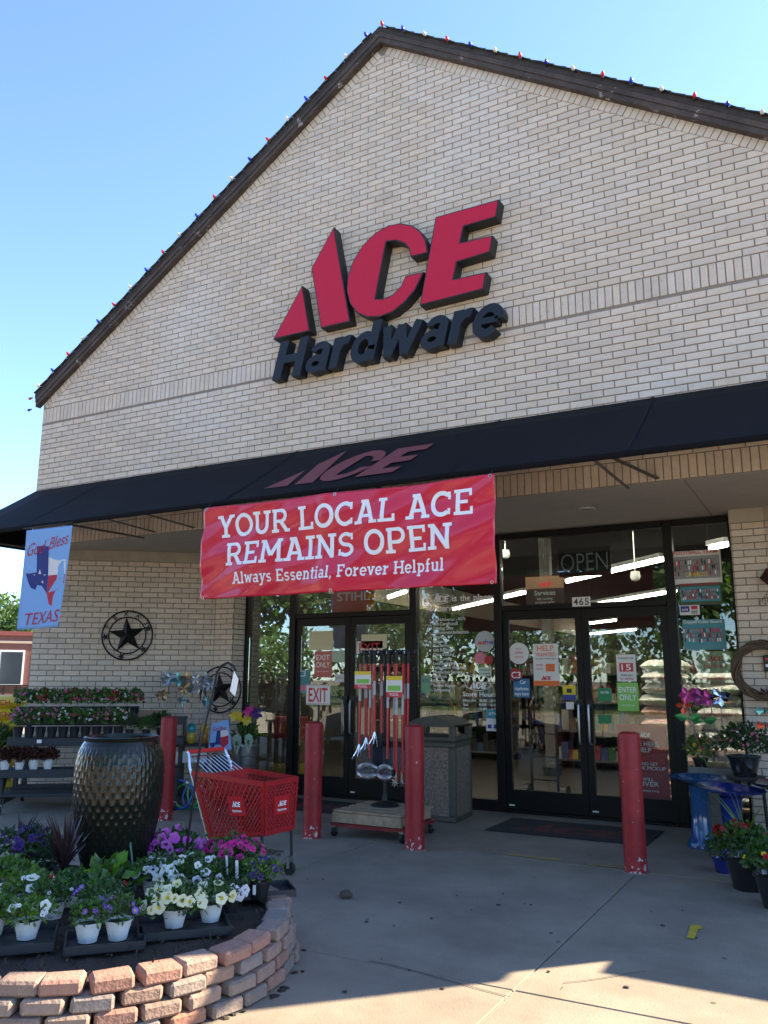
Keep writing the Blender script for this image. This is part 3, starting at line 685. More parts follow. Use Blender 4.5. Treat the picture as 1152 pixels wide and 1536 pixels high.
pp('poster', 'green poster reading ENTER ONLY on the right entrance door', 'poster', (925,1024),(959,1067), GRNP, [('t','ENTER',.5,.66,.19,0,.85),('t','ONLY',.5,.38,.2,0,.8),('t','exit at other door',.5,.18,.06,0,.6)])
pp('poster', 'dark green leaflet on the inside of the right entrance door', 'poster', (896,1032),(918,1052), M('darkgreen_board',(.02,.22,.08),.5), [('t','cards',.5,.6,.2,0,.6)]); pp('poster', 'lower dark green leaflet on the right entrance door', 'poster', (897,1072),(917,1086), MATS['darkgreen_board'], [])
pp('poster', 'large red poster about pickup and delivery low on the right entrance door', 'poster', (924,1086),(1006,1205), REDP, [('l',.45,.84,.24,0),('t','WE ARE HERE,',.45,.72,.06,0,.8),('t','TO HELP',.45,.64,.06,0,.45),('t','CALL AND GET',.5,.47,.04,0,.6),('t','CURBSIDE PICKUP',.5,.41,.045,0,.9),('t','WE WILL',.5,.27,.04,0,.4),('t','DELIVER',.5,.20,.06,0,.6),('t','ask us for details today',.5,.13,.025,0,.6)], DY+.04)
pp('address_plate', 'white number plate reading 465 above the entrance doors', 'sign', (858,896),(886,909), PAPER, [('t','4',.2,.15,.7,2),('t','6',.5,.15,.7,2),('t','5',.8,.15,.7,2)], DY-.0595)
def team(name, label, a, b, base, title, col, seed, sub=None):
    r = random.Random(seed); it = [('r',.03,.16,.97,.84,7 if base is not PAPER else 9)]
    for k in range(57): x = .05+.9*(k%19)/18.6+r.uniform(-.01,.01); z = .32+.155*(k//19)+r.uniform(-.02,.02); it.append(('r',x-.014,z-.07,x+.014,z+.05,r.choice((0,9,1,9,2)))); it.append(('r',x-.009,z+.052,x+.009,z+.09,10))
    it += [('t',title,.5,.87,.09,col,.9)]
    if sub: it.append(('t',sub,.5,.2,.12,6,.45))
    pp(name, label, 'poster', a, b, base, it)
team('team_poster', 'white framed football team photo poster at the top of the right window', (1008,828),(1084,874), PAPER, 'FOOTBALL TEAM', 1, 3, 'COWBOYS')
team('team_poster', 'dark lacrosse team poster under the football poster', (1018,876),(1084,906), M('darkpaper',(.06,.09,.05),.6), 'COPPELL LACROSSE', 1, 4)
pp('card_sticker', 'white payment card sticker on the right window', 'sticker', (1019,908),(1050,922), PAPER, [('r',.05,.3,.5,.9,3),('t','cards',.27,.45,.25,0,.3),('r',.58,.55,.9,.9,1),('r',.58,.1,.9,.45,9)])
team('team_poster', 'teal team photo poster below the payment card sticker on the right window', (1023,930),(1090,974), MATS['teal_paper'], 'Coppell Color Guard', 0, 5)
disc2 = pp('hanging_sign', 'round-cornered chain store sign behind the right window', 'sign', (1047,977),(1098,1010), M('pale_board',(.42,.43,.38),.6), [('l',.3,.55,.45,1),('t','Hardware',.52,.25,.2,1,.7)], DY+.2)
t = pp('hanging_sign', 'tan and dark hanging sign reading Services inside above the entrance', 'sign', (788,866),(847,912), BLACK, [('r',0,.62,1,1,10),('l',.35,.68,.35,1),('t','Services',.5,.42,.14,9,.55),('t','key cutting',.5,.28,.07,9,.4),('t','propane sales',.5,.17,.07,9,.5),('t','small repair',.5,.06,.07,9,.45)], DY+.6)
MB().tube([(0,.0,.39),(0,0,1.2)], .004, 5).build('wire', BLACK, t, world=False)
t = thing('neon_sign', 'unlit neon tube sign reading OPEN behind the transom glass', 'sign', (-2.4,DY+.12,2.56)); mb = MB()
p0, p1 = PY(842,858,DY+.12), PY(912,848,DY+.12)
write(mb, 'OPEN', p0, XV, ZV, .2, p1.x-p0.x, -.012); mb.build('tubes', M('neon_tube',(.30,.32,.34),.3), t)
MB().box((p0.x-.03,DY+.13,p0.z-.06),(p1.x+.03,DY+.14,p0.z+.26)).build('backing', BLACK, t)
# bags, hand trucks and other goods behind the entrance glass
BAGW = M('white_bag', (.78,.74,.68), .55, noise=(9,.1), bump=(14,.6)); BAGP = M('pink_bag', (.72,.42,.36), .55, noise=(9,.1), bump=(14,.6)); BAGY = M('yellow_bag', (.72,.52,.04), .5, bump=(14,.5))
def bag_mesh(L, W_, H_, mats, txt=None):
    n, m = 14, 8; mb = MB()
    for s in (1,-1):
        vs = []
        for i in range(n+1):
            for j in range(m+1):
                u, v = i/n*2-1, j/m*2-1; h = max(0, (1-abs(u)**3.2)*(1-abs(v)**2.6))**.55
                wr = 1+.08*math.sin(5*u+3*v*s)+.05*math.sin(11*v+u*4)
                vs.append((u*L/2*(1-.03*v*v), v*W_/2*(1-.04*u*u), s*H_/2*h*wr))
        mb.add(vs, [(i*(m+1)+j, (i+1)*(m+1)+j, (i+1)*(m+1)+j+1, i*(m+1)+j+1) for i in range(n) for j in range(m)])
    return mb.mesh('bag', mats, True)
def bag_stack(x, y, rows, per, me, lab, z0=0, dz=.125, rot=0, dx=.46, group='bags stacked behind the entrance glass'):
    for k in range(rows):
        for i in range(per):
            t = thing('bag', lab % (('first','second','third','fourth','fifth','sixth','seventh','eighth','ninth','tenth','eleventh','twelfth')[k]), 'bag', (x+i*dx+rnd.uniform(-.03,.03), y+rnd.uniform(-.03,.03), z0+dz*(k+.5)), rot+rnd.uniform(-.08,.08), group)
            put(me, 'sack', t); mb = MB(); O = Vector((-.16,-.185,-.02))
            write(mb, 'SOIL CONDITIONER', O+Vector((0,-.022,0)), XV, ZV, .03, .34, .01); mb.build('print', INKR if k % 3 else PM[5], t, world=False)
bw = bag_mesh(.52,.36,.15,BAGW); bp = bag_mesh(.52,.36,.15,BAGP); by = bag_mesh(.6,.4,.16,BAGY)
t = thing('pallet', 'wooden pallet under the bags inside the shop', 'pallet', (-1.5,2.8,0))
for i in range(5): MB().box((-.75,-.4+i*.17,.1),(.75,-.28+i*.17,.12)).build('board', WOOD, t, world=False)
for i in range(3): MB().box((-.75+.7*i,-.4,.0),(-.65+.7*i,.4,.099)).build('runner', WOOD, t, world=False)
bag_stack(-1.74,2.75,8,1,bp,'%s bag up of the pink sacks behind the right entrance door',.12)
bag_stack(-1.74,2.75,4,1,bw,'white sack on the pink ones behind the right entrance door, %s up',1.12)
bag_stack(-1.16,2.75,11,1,bw,'%s bag up of the white sacks behind the narrow right window',.12)
t = thing('hand_truck', 'black two-wheeled hand truck behind the left entrance door', 'hand truck', (-3.02,2.3,0))
mb = MB()
for x in (-.15,.15): mb.tube([(x,0,.12),(x,0,1.1),(x*.8,.08,1.22)], .016, 8)
for z in (.3,.55,.8,1.0): mb.bar((-.15,0,z),(.15,0,z),.03,.015)
mb.build('frame', BLACK, t, world=False); MB().box((-.19,-.26,.02),(.19,0,.035)).build('toe_plate', BLACK, t, world=False)
for x in (-.22,.22): MB().lathe([(.03,-.02),(.12,-.03),(.125,0),(.12,.03),(.03,.02)], 20).build('wheel', BLACK, t, world=False, smooth=True, loc=(x,.05,.125), rot=(0,R(90),0))
mb = MB(); mb.box((-.8,-.02,.0),(.8,.02,.6)); 
for i, x in enumerate((-5.1,-5.75)):
    t = thing('boxed_goods', ('tall red and yellow' if i else 'low stack of dark')+' boxed goods standing inside the exit doors', 'boxes', (x-.9*i,2.5,0))
    for k in range(3): MB().box((-.2,-.15,.3*k),(.2,.15,.3*k+.29), bev=.006).build('carton', COLS[(k*2+i*3)%7], t, world=False)

# ================================================================== AWNING
AWM = M('black_awning_cloth', (.005,.0055,.008), .8, spec=.15, noise=(2,.25), bump=(3,.25))
A = thing('awning', 'long black fabric awning sloping out over the entry recess', 'awning', (-4.4,0,3.0))
AX0, AX1, AYF, AZF = XL-.0, .32, -1.2, 3.025
mb = MB(); ns = 24; vs = []
for i in range(ns+1):
    x = AX0+(AX1-AX0)*i/ns
    for k in range(7):
        f = k/6; vs.append((x, AYF*f, ZAW+(AZF-ZAW)*f-.018*math.sin(math.pi*f)*(.6+.4*math.cos(i*1.3))))
    vs.append((x, AYF-.002, AZF-.045))
mb.add(vs, [(i*8+k, (i+1)*8+k, (i+1)*8+k+1, i*8+k+1) for i in range(ns) for k in range(7)])
o = mb.build('canopy', AWM, A, smooth=True); sm = o.modifiers.new('thick', 'SOLIDIFY'); sm.thickness = .006
for x in (AX0+.003, AX1-.003):
    mb = MB(); mb.prism([(x,-.01,ZAW-.02),(x,AYF+.01,AZF-.02),(x,AYF+.01,2.985),(x,-.01,2.995)], (.004,0,0)); mb.build('end_panel', AWM, A)
FR = M('awning_tube', (.16,.15,.14), .5, .6)
MB().tube([(AX0+.02,AYF+.03,3.0),(AX1-.02,AYF+.03,3.0)], .014, 8).build('front_rail', FR, A)
for x in (-8.9,-7.05,-5.2,-3.3,-1.45,.2):
    mb = MB(); mb.tube([(x,AYF+.03,3.0),(x,-.015,3.02)], .012, 8); mb.build('rafter', FR, A)
for x in (-7.3,-6.7,-1.62): mb = MB(); mb.bar((x+.0,AYF+.35,3.23),(x+.42,-.02,3.075),.035,.012); mb.build('brace', FR, A)
for xs_ in (-7.7,-6.3,-4.9,-2.6,-1.2):
    mb = MB(); n = 8
    for k in range(n):
        pts = [(xs_+d, AYF*f, ZAW+(AZF-ZAW)*f-.018*math.sin(math.pi*f)*.6+.0065) for f in (k/n,(k+1)/n) for d in (-.012,.012)]; mb.add(pts, [(0,1,3,2)])
    mb.build('seam', M('awning_seam', (.006,.0066,.009), .78, spec=.15), A)
DULL = M('faded_red_print', (.19,.035,.04), .7)
def on_awning(p):   # x, f -> point on the slope
    f = p.z; return Vector((p.x, AYF*f, ZAW+(AZF-ZAW)*f-.018*math.sin(math.pi*f)*.6+.010))
mb = MB()
for ip, p in enumerate(LOGO):
    P = []
    for x, z in p:
        # logo in (u, v) on the cloth: measured on the photograph
        u, v = (x-LX0)/LW, (z-LZ0)/LH
        P.append(on_awning(Vector((-4.55+u*1.45, 0, .86-v*.66))))
    tr = tri_fan(p); sub = MB(); sub.add(P, tr); mb.add(P, tr)
mb.build('logo_print', DULL, A)
# ================================================================== SIGN
SG = thing('wall_sign', 'large raised red letters over smaller dark italic letters on the brick gable', 'sign', (-3.9,-.02,4.6))
SIDE = M('sign_return', (.012,.012,.013), .5); NAVY = M('sign_charcoal', (.013,.017,.024), .5, spec=.3)
def inset(poly, e):
    n = len(poly); A2 = sum(poly[i][0]*poly[(i+1)%n][1]-poly[(i+1)%n][0]*poly[i][1] for i in range(n)); s = 1 if A2 > 0 else -1; out = []
    for i in range(n):
        p, q, r = Vector(poly[i-1]), Vector(poly[i]), Vector(poly[(i+1)%n]); a = (q-p).normalized(); b = (r-q).normalized()
        na, nb = Vector((-a.y,a.x))*s, Vector((-b.y,b.x))*s; m = na+nb
        if m.length < .1: m = na
        m = m/max(m.dot(na), .35); m = m*(min(1, 3*e/max(1e-6, (m*e).length))); out.append(tuple(q+m*e))
    return out
for p, nm in zip(LOGO, ('letter_a_fin','letter_a','letter_c','letter_e')):
    mb = MB(); n = len(p); tr = tri_fan(p)
    for y, flip in ((-.15,0),(-.012,1)): mb.add([(x,y,z) for x, z in p], [t[::-1] if flip else t for t in tr])
    k = len(mb.v)-2*n; mb.f += [(i, i+n, (i+1)%n+n, (i+1)%n) for i in range(n)]; mb.mi += [0]*n
    o = mb.build(nm, SIDE, SG)
    q = inset(p, .012); m2 = MB(); m2.add([(x,-.1535,z) for x, z in q], tri_fan(q)); m2.build('red_face', RED, o)
HV = {'H': (.95,[st(.15,0,1,.26),st(.76,0,1,.26),_h(.15,.76,.5,.21)]), 'a': (.76,[st(.58,0,.52,.23)]+_arc(.34,.21,.2,.15,0,360,.17,16)+_arc(.40,.50,.20,.17,0,165,.19,10)), 'r': (.56,[st(.14,0,.77,.24)]+_arc(.42,.44,.24,.23,75,180,.21,8)),
 'd': (.82,[st(.62,0,1,.24)]+_arc(.36,.38,.24,.29,0,360,.2,20)), 'w': (1.08,[_bar(.12,.77,.30,0,.21),_bar(.30,0,.52,.74,.2),_bar(.52,.74,.74,0,.2),_bar(.74,0,.98,.77,.21)]), 'e': (.76,_arc(.37,.38,.26,.29,0,318,.2,20)+[_h(.14,.60,.38,.15)])}
x = 0; kx = 2.76/(sum(HV[c][0] for c in 'Hardware')+.25)
for c in 'Hardware':
    mb = MB()
    for n, p in enumerate(HV[c][1]):
        mb.prism([(-5.17+(x+px_+.25*py_)*kx, -.15-.00006*(n % 20), 4.60+py_*.425) for px_, py_ in p], (0,.135,0))
    mb.build('letter', NAVY, SG); x += HV[c][0]
# ================================================================== BANNER
BX0, BX1, BZ0, BZ1, BY = -5.07, -2.19, 2.115, 2.962, AYF-.03
def bwave(x, z):
    u = (x-BX0)/(BX1-BX0); v = (BZ1-z)/(BZ1-BZ0)
    y = .016*math.sin(u*19+v*5)*v+.012*math.sin(u*7-v*9)+.010*math.sin((u+v*.7)*31)*(.3+.7*abs(u-.5))
    y += .02*math.exp(-((u-.47)/.03)**2)*(1-.4*v)
    return BY-.02-y
ban = thing('banner', 'glossy red vinyl banner with three lines of white lettering hung under the awning', 'banner', (-3.6,BY,BZ0))
VIN = M('red_vinyl', (.66,.014,.045), .22, spec=.5, coat=.3, trans=.1); WINK = M('white_vinyl_ink', (.80,.80,.82), .3)
def bmap(u, v):
    sag = .014*math.sin(math.pi*u*2)**2
    return BX0+(BX1-BX0)*u-.012*v+(.022*(1-u) if v < .01 else 0), BZ1-(BZ1-BZ0)*v-sag*(1-v)
mb = MB(); nx, nz = 160, 50; vs = []
for i in range(nx+1):
    for j in range(nz+1): x, z = bmap(i/nx, j/nz); vs.append((x, bwave(x,z), z))
mb.add(vs, [(i*(nz+1)+j, (i+1)*(nz+1)+j, (i+1)*(nz+1)+j+1, i*(nz+1)+j+1) for i in range(nx) for j in range(nz)])
o = mb.build('sheet', VIN, ban, smooth=True); sm = o.modifiers.new('thick','SOLIDIFY'); sm.thickness = .0015; sm.offset = 1
def subdiv(poly, mx=.03):
    """split a quad poly into a fine strip along its longer side so that it follows the cloth"""
    a, b, c, d = [Vector(q) for q in poly]
    n = max(1, math.ceil(max((b-a).length, (c-d).length)/mx)); m = max(1, math.ceil(max((d-a).length, (c-b).length)/mx)); V_ = []; F_ = []
    for i in range(n+1):
        for j in range(m+1):
            s, t = i/n, j/m; V_.append((a*(1-s)+b*s)*(1-t)+(d*(1-s)+c*s)*t)
    for i in range(n):
        for j in range(m): F_.append((i*(m+1)+j, (i+1)*(m+1)+j, (i+1)*(m+1)+j+1, i*(m+1)+j+1))
    return V_, F_
def banner_line(s, xa, xb, z, h, zs=0):
    k = (xb-xa)/slab_line(s)[1]
    for wi, wordt in enumerate(s.split(' ')):
        x0 = slab_line(' '.join(s.split(' ')[:wi])+' ')[1] if wi else 0
        mb = MB()
        for n, p in enumerate(slab_line(wordt)[0]):
            V_, F_ = subdiv([(xa+(x+x0)*k, z+y*h) for x, y in p]); mb.add([(v.x, bwave(v.x, v.y)-.0035-.00012*(n % 24), v.y) for v in V_], F_)
        mb.build('printed_word', WINK, ban)
banner_line('YOUR LOCAL ACE', -4.90, -2.36, 2.665, .205); banner_line('REMAINS OPEN', -4.79, -2.54, 2.405, .205); banner_line('Always Essential, Forever Helpful', -4.70, -2.62, 2.235, .105)
for u, v in ((.012,.985),(.5,.985),(.988,.985),(.012,.02),(.5,.02),(.988,.02)):
    x, z = bmap(u, v); y = bwave(x,z)-.004; MB().tube([(x+.012*math.cos(a),y,z+.012*math.sin(a)) for a in [i*math.pi/5 for i in range(10)]], .004, 5, closed=True).build('grommet', CHROME, ban)
for u in (.012,.5,.988):
    x, z = bmap(u, .02); MB().tube([(x,bwave(x,z)-.004,z),(x,AYF+.01,3.02)], .003, 5).build('tie', BLACK, ban)
# ================================================================== TEXAS FLAG
fl = thing('garden_flag', 'pale blue hanging flag with Texas map and red script God Bless TEXAS', 'flag', (-7.23,AYF,1.9))
def fwave(x, z): v = (2.97-z)/1.07; return AYF-.03-.02*math.sin((x+7.6)*9+v*2)*v-.05*v*v
def fq(x, y):   # zoomed-photo pixel -> flag plane
    p = PY(x/4.8, 760+y/4.8, AYF-.03); return p.x, p.z
def fpoly(pts, mat, name, k):
    P = [fq(*q) for q in pts]; mb = MB(); mb.add([(x, fwave(x,z)-.0012*k, z) for x, z in P], tri_fan(P)); mb.build(name, mat, fl)
mb = MB(); n, m = 16, 30; vs = []
for i in range(n+1):
    for j in range(m+1):
        u, v = i/n, j/m; tl, tr, bl, br = (192,172),(523,135),(153,890),(455,868)
        q = tuple((tl[k]*(1-u)+tr[k]*u)*(1-v)+(bl[k]*(1-u)+br[k]*u)*v for k in (0,1)); x, z = fq(*q); vs.append((x, fwave(x,z), z))
mb.add(vs, [(i*(m+1)+j, (i+1)*(m+1)+j, (i+1)*(m+1)+j+1, i*(m+1)+j+1) for i in range(n) for j in range(m)])
o = mb.build('cloth', M('pale_blue_cloth', (.30,.52,.82), .8, trans=.3), fl, smooth=True); sm = o.modifiers.new('thick','SOLIDIFY'); sm.thickness = .002; sm.offset = 1
FB, FWH, FRD = M('flag_navy',(.02,.03,.16),.8), M('flag_white',(.66,.63,.6),.8), M('flag_red',(.42,.02,.045),.8)
fpoly([(270,283),(352,285),(350,500),(345,625),(305,570),(275,565),(262,600),(232,585),(215,545),(197,482),(270,474)], FB, 'map_west', 2)
fpoly([(352,360),(390,380),(430,388),(465,378),(484,384),(482,485),(350,496)], FWH, 'map_north', 2)
fpoly([(350,496),(482,485),(478,552),(440,590),(415,610),(400,650),(398,718),(370,705),(355,660),(345,625)], FRD, 'map_south', 2)
sp = []
for i in range(10):
    r = 45 if i % 2 == 0 else 18; a = -math.pi/2+i*math.pi/5; sp.append((292+r*math.cos(a), 508+r*1.3*math.sin(a)))
fpoly(sp, FWH, 'map_star', 4)
def ftext(s, x0, y0, x1, y1, h, shear, bold, mat, k):
    p, q = fq(x0,y0), fq(x1,y1); U = Vector((q[0]-p[0],0,q[1]-p[1])); mb = MB()
    write(mb, s, (p[0],0,p[1]), U.normalized(), ZV, h, U.length, bold, shear, fn=lambda v: Vector((v.x, fwave(v.x,v.z)-.0012*k, v.z))); mb.build('lettering', mat, fl)
ftext('God', 203,360,330,330,.135,.35,-.005,FRD,6); ftext('Bless', 352,312,495,262,.125,.35,-.005,FRD,6); ftext('TEXAS', 196,858,456,828,.125,.12,.0,FRD,6)
MB().tube([(-7.62,AYF-.02,2.985),(-6.86,AYF-.02,2.985)], .006, 6).build('rod', BLACK, fl)
# ================================================================== STRING LIGHTS
SLT = thing('string_lights', 'string of red, white and blue bulbs clipped along the gable roof edge', 'string lights', (XA,-.1,ZA))
wire = []
bm_ = MB(); bm_.lathe([(.0,.0),(.012,.004),(.021,.02),(.024,.035),(.018,.055),(.008,.075),(0,.082)], 10)
bulbs = [bm_.mesh('bulb', M('bulb_%s' % n, c, .25, spec=.6), True) for n, c in (('blue',(.01,.03,.5)),('white',(.75,.73,.68)),('red',(.6,.02,.03)))]
sk_ = MB(); sk_.lathe([(.012,-.03),(.014,0),(.011,.008)], 8); skm = sk_.mesh('socket', M('socket_green',(.01,.03,.015),.5))
def bulb(p, i, rot):
    o = put(bulbs[i%3], 'bulb', SLT, True, p, rot); o.scale = (.8,.8,.75); put(skm, 'socket', o)
zr = lambda x: ZA+.175-SL*abs(x-XA)
lp = []
for i in range(20):
    x = XA-.14-i*.262
    if x < XL-.06: break
    lp.append((x, i, -1))
for i in range(20):
    x = XA+.06+i*.262
    if x > XR+.06: break
    lp.append((x, i+1, 1))
for x, i, s in lp: bulb((x,-ov-.03,zr(x)-.014), i if s < 0 else i+1, (R(rnd.uniform(35,85)), R(s*20+rnd.uniform(-25,25)), 0))
for k in range(2): bulb((XL-.10,-ov-.03,ZE+.06-.16*k), 2-2*k, (0,R(-95),0))
for s in (-1,1):
    pts = sorted([x for x,i,q in lp if q == s]); W_ = []
    for a, b in zip(pts, pts[1:]):
        for f in (0,.5): x = a+(b-a)*f; W_.append((x,-ov-.03,zr(x)+(.006 if f == 0 else -.012)))
    MB().tube(W_, .004, 5).build('cable', M('cable_green',(.012,.03,.015),.6), SLT)
# ===PART2
# ================================================================== BOLLARDS
BOLM = M('bollard_red', (.33,.02,.022), .5, noise=(6,.35), bump=(30,.2), spec=.35)
def bollard_chips():
    t = BOLM.node_tree; b = t.nodes['Principled BSDF']; lk = b.inputs['Base Color'].links[0].from_socket; N = t.nodes.new; L = t.links.new
    tc = N('ShaderNodeTexCoord'); n = N('ShaderNodeTexNoise'); n.inputs['Scale'].default_value = 26; n.inputs['Detail'].default_value = 6; L(tc.outputs['Object'], n.inputs[0])
    sp_ = N('ShaderNodeSeparateXYZ'); L(tc.outputs['Object'], sp_.inputs[0])
    zr_ = N('ShaderNodeMapRange'); zr_.inputs[1].default_value = 0; zr_.inputs[2].default_value = .22; zr_.inputs[3].default_value = .16; zr_.inputs[4].default_value = 0; L(sp_.outputs[2], zr_.inputs[0])
    ad = N('ShaderNodeMath'); ad.operation = 'ADD'; L(n.outputs[0], ad.inputs[0]); L(zr_.outputs[0], ad.inputs[1])
    r = N('ShaderNodeMapRange'); r.inputs[1].default_value = .71; r.inputs[2].default_value = .73; L(ad.outputs[0], r.inputs[0])
    m = N('ShaderNodeMix'); m.data_type = 'RGBA'; L(r.outputs[0], m.inputs[0]); L(lk, m.inputs[6]); m.inputs[7].default_value = (.5,.42,.4,1); L(m.outputs[2], b.inputs['Base Color'])
bollard_chips()
mb = MB(); mb.lathe([(.086,0),(.084,.02),(.082,.5),(.083,.985),(.078,1.005),(.05,1.018),(0,1.022)], 28); bolm = mb.mesh('post', BOLM, True)
for (x, y), lab in zip(((-1.477,-.366),(-3.288,-.448),(-4.314,-.461),(-6.135,-.41)), ('chipped red steel bollard in front of the entrance doors','red steel bollard in front of the trash can','red steel bollard in front of the EXIT sign post','red steel bollard behind the big glazed urn')):
    t = thing('bollard', lab, 'bollard', (x,y,0), rnd.uniform(0,6), 'red bollards in a row'); put(bolm, 'post', t)
    mb = MB(); mb.lathe([(.10,-.002),(.10,.004),(.088,.006)], 24); mb.build('base_grout', CONC, t, world=False)
# ================================================================== TRASH CAN
TC = thing('trash_can', 'square olive trash can with pebbled panels and hooded lid by the doors', 'trash can', (-3.78,1.12,0), R(4))
OL = M('olive_plastic', (.075,.07,.05), .55, noise=(20,.15)); PEB = M('pebble_panel', (.30,.23,.17), .85, noise=(95,.6), col2=(.035,.03,.025), bump=(140,.8))
s = .27; mb = MB()
mb.box((-s,-s,0),(s,s,.06), bev=.012)
for x in (-s,s-.07):
    for y in (-s,s-.07): mb.box((x,y,.06),(x+.07,y+.07,.72), bev=.012)
mb.box((-s,-s,.72),(s,s,.78), bev=.012); mb.build('body', OL, TC, world=False)
for a in range(4):
    MB().box((-s+.07,-s+.012,.06),(s-.07,-s+.03,.72)).build('panel', PEB, TC, world=False, rot=(0,0,a*math.pi/2))
lid = MB()
for x in (-s-.008,s-.062):
    for y in (-s-.008,s-.062): lid.box((x,y,.785),(x+.07,y+.07,.93), bev=.01)
lid.box((-s-.01,-s-.01,.781),(s+.01,s+.01,.83), bev=.01)
n = 10
for a in range(n):
    z0 = .93+.085*math.sin(math.pi*a/n); z1 = .93+.085*math.sin(math.pi*(a+1)/n); x0 = -s-.01+2*(s+.01)*a/n; x1 = -s-.01+2*(s+.01)*(a+1)/n
    lid.add([(x0,-s-.01,.925),(x1,-s-.01,.925),(x1,s+.01,.925),(x0,s+.01,.925),(x0,-s-.01,z0+.012),(x1,-s-.01,z1+.012),(x1,s+.01,z1+.012),(x0,s+.01,z0+.012)], [(3,2,1,0),(4,5,6,7),(0,1,5,4),(2,3,7,6)])
L_ = lid.build('lid', OL, TC, world=False)
MB().box((-s+.02,-s+.02,.70),(s-.02,s-.02,.79)).build('liner', BLACK, TC, world=False)
# ================================================================== MATS
for x0, x1, y0, y1, lab in ((-3.1,-1.6,.66,1.45,'black entrance mat with faded red lettering before the right doors'),(-5.9,-4.6,.75,1.5,'black door mat with faded red lettering before the exit doors')):
    t = thing('door_mat', lab, 'mat', ((x0+x1)/2,(y0+y1)/2,0)); MB().box((x0,y0,0),(x1,y1,.010), bev=.004).build('rubber', M('mat_rubber',(.022,.02,.02),.95,bump=(300,.6)), t)
    mb = MB(); small_logo(mb, (x0+.18,y0+.16,.0112), XV, Vector((0,1,0)), (x1-x0)-.4, ht=.42); mb.build('print', M('mat_red',(.10,.02,.018),.95), t)
# ================================================================== EXIT SIGN ON POST
p = PY(477.5,1058,1.0); t = thing('exit_sign_stand', 'white EXIT sign with red letters on a thin black post', 'sign', (p.x,1.0,0))
MB().tube([(0,.01,.0),(0,.01,1.25)], .012, 8).build('post', BLACK, t, world=False); MB().lathe([(.15,0),(.15,.012),(.02,.03)], 20, (0,.01,0)).build('base', BLACK, t, world=False)
MB().box((-.16,-.012,1.115),(.16,-.006,1.335), bev=.002).build('sign_plate', PAPER, t, world=False)
mb = MB(); write(mb, 'EXIT', (0,-.0132,1.15), XV, ZV, .15, .255, .02, align='c'); mb.build('lettering', INKR, t, world=False)
mb = MB()
for a, b in (((-.15,1.124),(.15,1.129)),((-.15,1.321),(.15,1.326))): mb.add([(a[0],-.0128,a[1]),(b[0],-.0128,a[1]),(b[0],-.0128,b[1]),(a[0],-.0128,b[1])], [(0,1,2,3)])
mb.build('border', INKR, t, world=False)
# ================================================================== TOOL RACK
TR = thing('tool_rack', 'black hanging rack on a wooden pallet dolly between two bollards', 'rack', (-3.86,.0,0))
W0, W1 = -.30, .32
for y in (-.26,-.12,.02,.16,.30):
    MB().box((W0-.03,y-.05,.215),(W1+.06,y+.05,.235), bev=.004).build('pallet_board', WOOD, TR, world=False, rot=(0,0,rnd.uniform(-.03,.03)))
for x in (W0,0,W1): MB().box((x-.02,-.3,.13),(x+.03,.34,.214)).build('pallet_runner', WOOD, TR, world=False)
MB().box((W0-.03,-.325,.13),(W1+.06,-.302,.213)).build('pallet_edge_board', WOOD, TR, world=False)
mb = MB(); mb.bar((W0-.06,-.28,.105),(W1+.08,-.28,.105),.05,.03); mb.bar((W0-.06,.3,.105),(W1+.08,.3,.105),.05,.03); mb.bar((W0-.03,-.28,.105),(W0-.03,.3,.105),.05,.028); mb.bar((W1+.05,-.28,.105),(W1+.05,.3,.105),.05,.028); mb.build('dolly_frame', M('dolly_red',(.25,.02,.02),.6,noise=(12,.4)), TR, world=False)
wh = MB(); wh.lathe([(.01,-.016),(.042,-.016),(.046,-.008),(.046,.008),(.042,.016),(.01,.016)], 16); whm = wh.mesh('caster', BLACK, True)
ck = MB(); ck.box((-.022,-.03,.035),(.022,.03,.05)); ck.box((-.025,-.012,-.01),(-.02,.025,.04)); ck.box((.02,-.012,-.01),(.025,.025,.04)); ckm = ck.mesh('fork', GALV)
for x in (W0-.03,W1+.05):
    for y in (-.28,.3): put(whm, 'caster', TR, False, (x,y,.046), (0,R(90),0)); put(ckm, 'caster_fork', TR, False, (x,y,.046))
mb = MB(); mb.tube([(-.02,.12,.236),(-.02,.12,1.66)], .02, 8); mb.lathe([(.14,0),(.13,.015),(.03,.05),(.02,.1)], 16, (-.02,.12,.236)); mb.build('post', BLACK, TR, world=False, smooth=True)
for z, x0, x1 in ((1.66,-.27,.31),(1.50,-.22,.30),(.80,-.20,.30)):
    mb = MB(); mb.box((x0,.09,z-.022),(x1,.15,z+.022), bev=.005); mb.build('cross_bar', BLACK, TR, world=False)
hk = MB()
for i in range(6): x = -.22+.095*i; hk.tube([(x,.09,1.67),(x,.02,1.68),(x,-.02,1.665),(x,-.025,1.645),(x,-.0,1.63)], .005, 6)
hk.build('hooks', CHROME, TR, world=False)['kind'] = 'stuff'
TRED = M('tool_red', (.45,.02,.025), .35); TG = M('tool_grip', (.02,.02,.022), .7)
ordn_ = ('first','second','third','fourth','fifth','sixth')
def wire_cage(mb, c, rx, rz, n=15):
    for i in range(n):
        a = math.pi*i/n; mb.tube([(c[0]+rx*math.cos(t), c[1]+rz*math.sin(t)*math.cos(a), c[2]+rz*math.sin(t)*math.sin(a)) for t in [2*math.pi*k/20 for k in range(20)]], .0022, 4, closed=True)
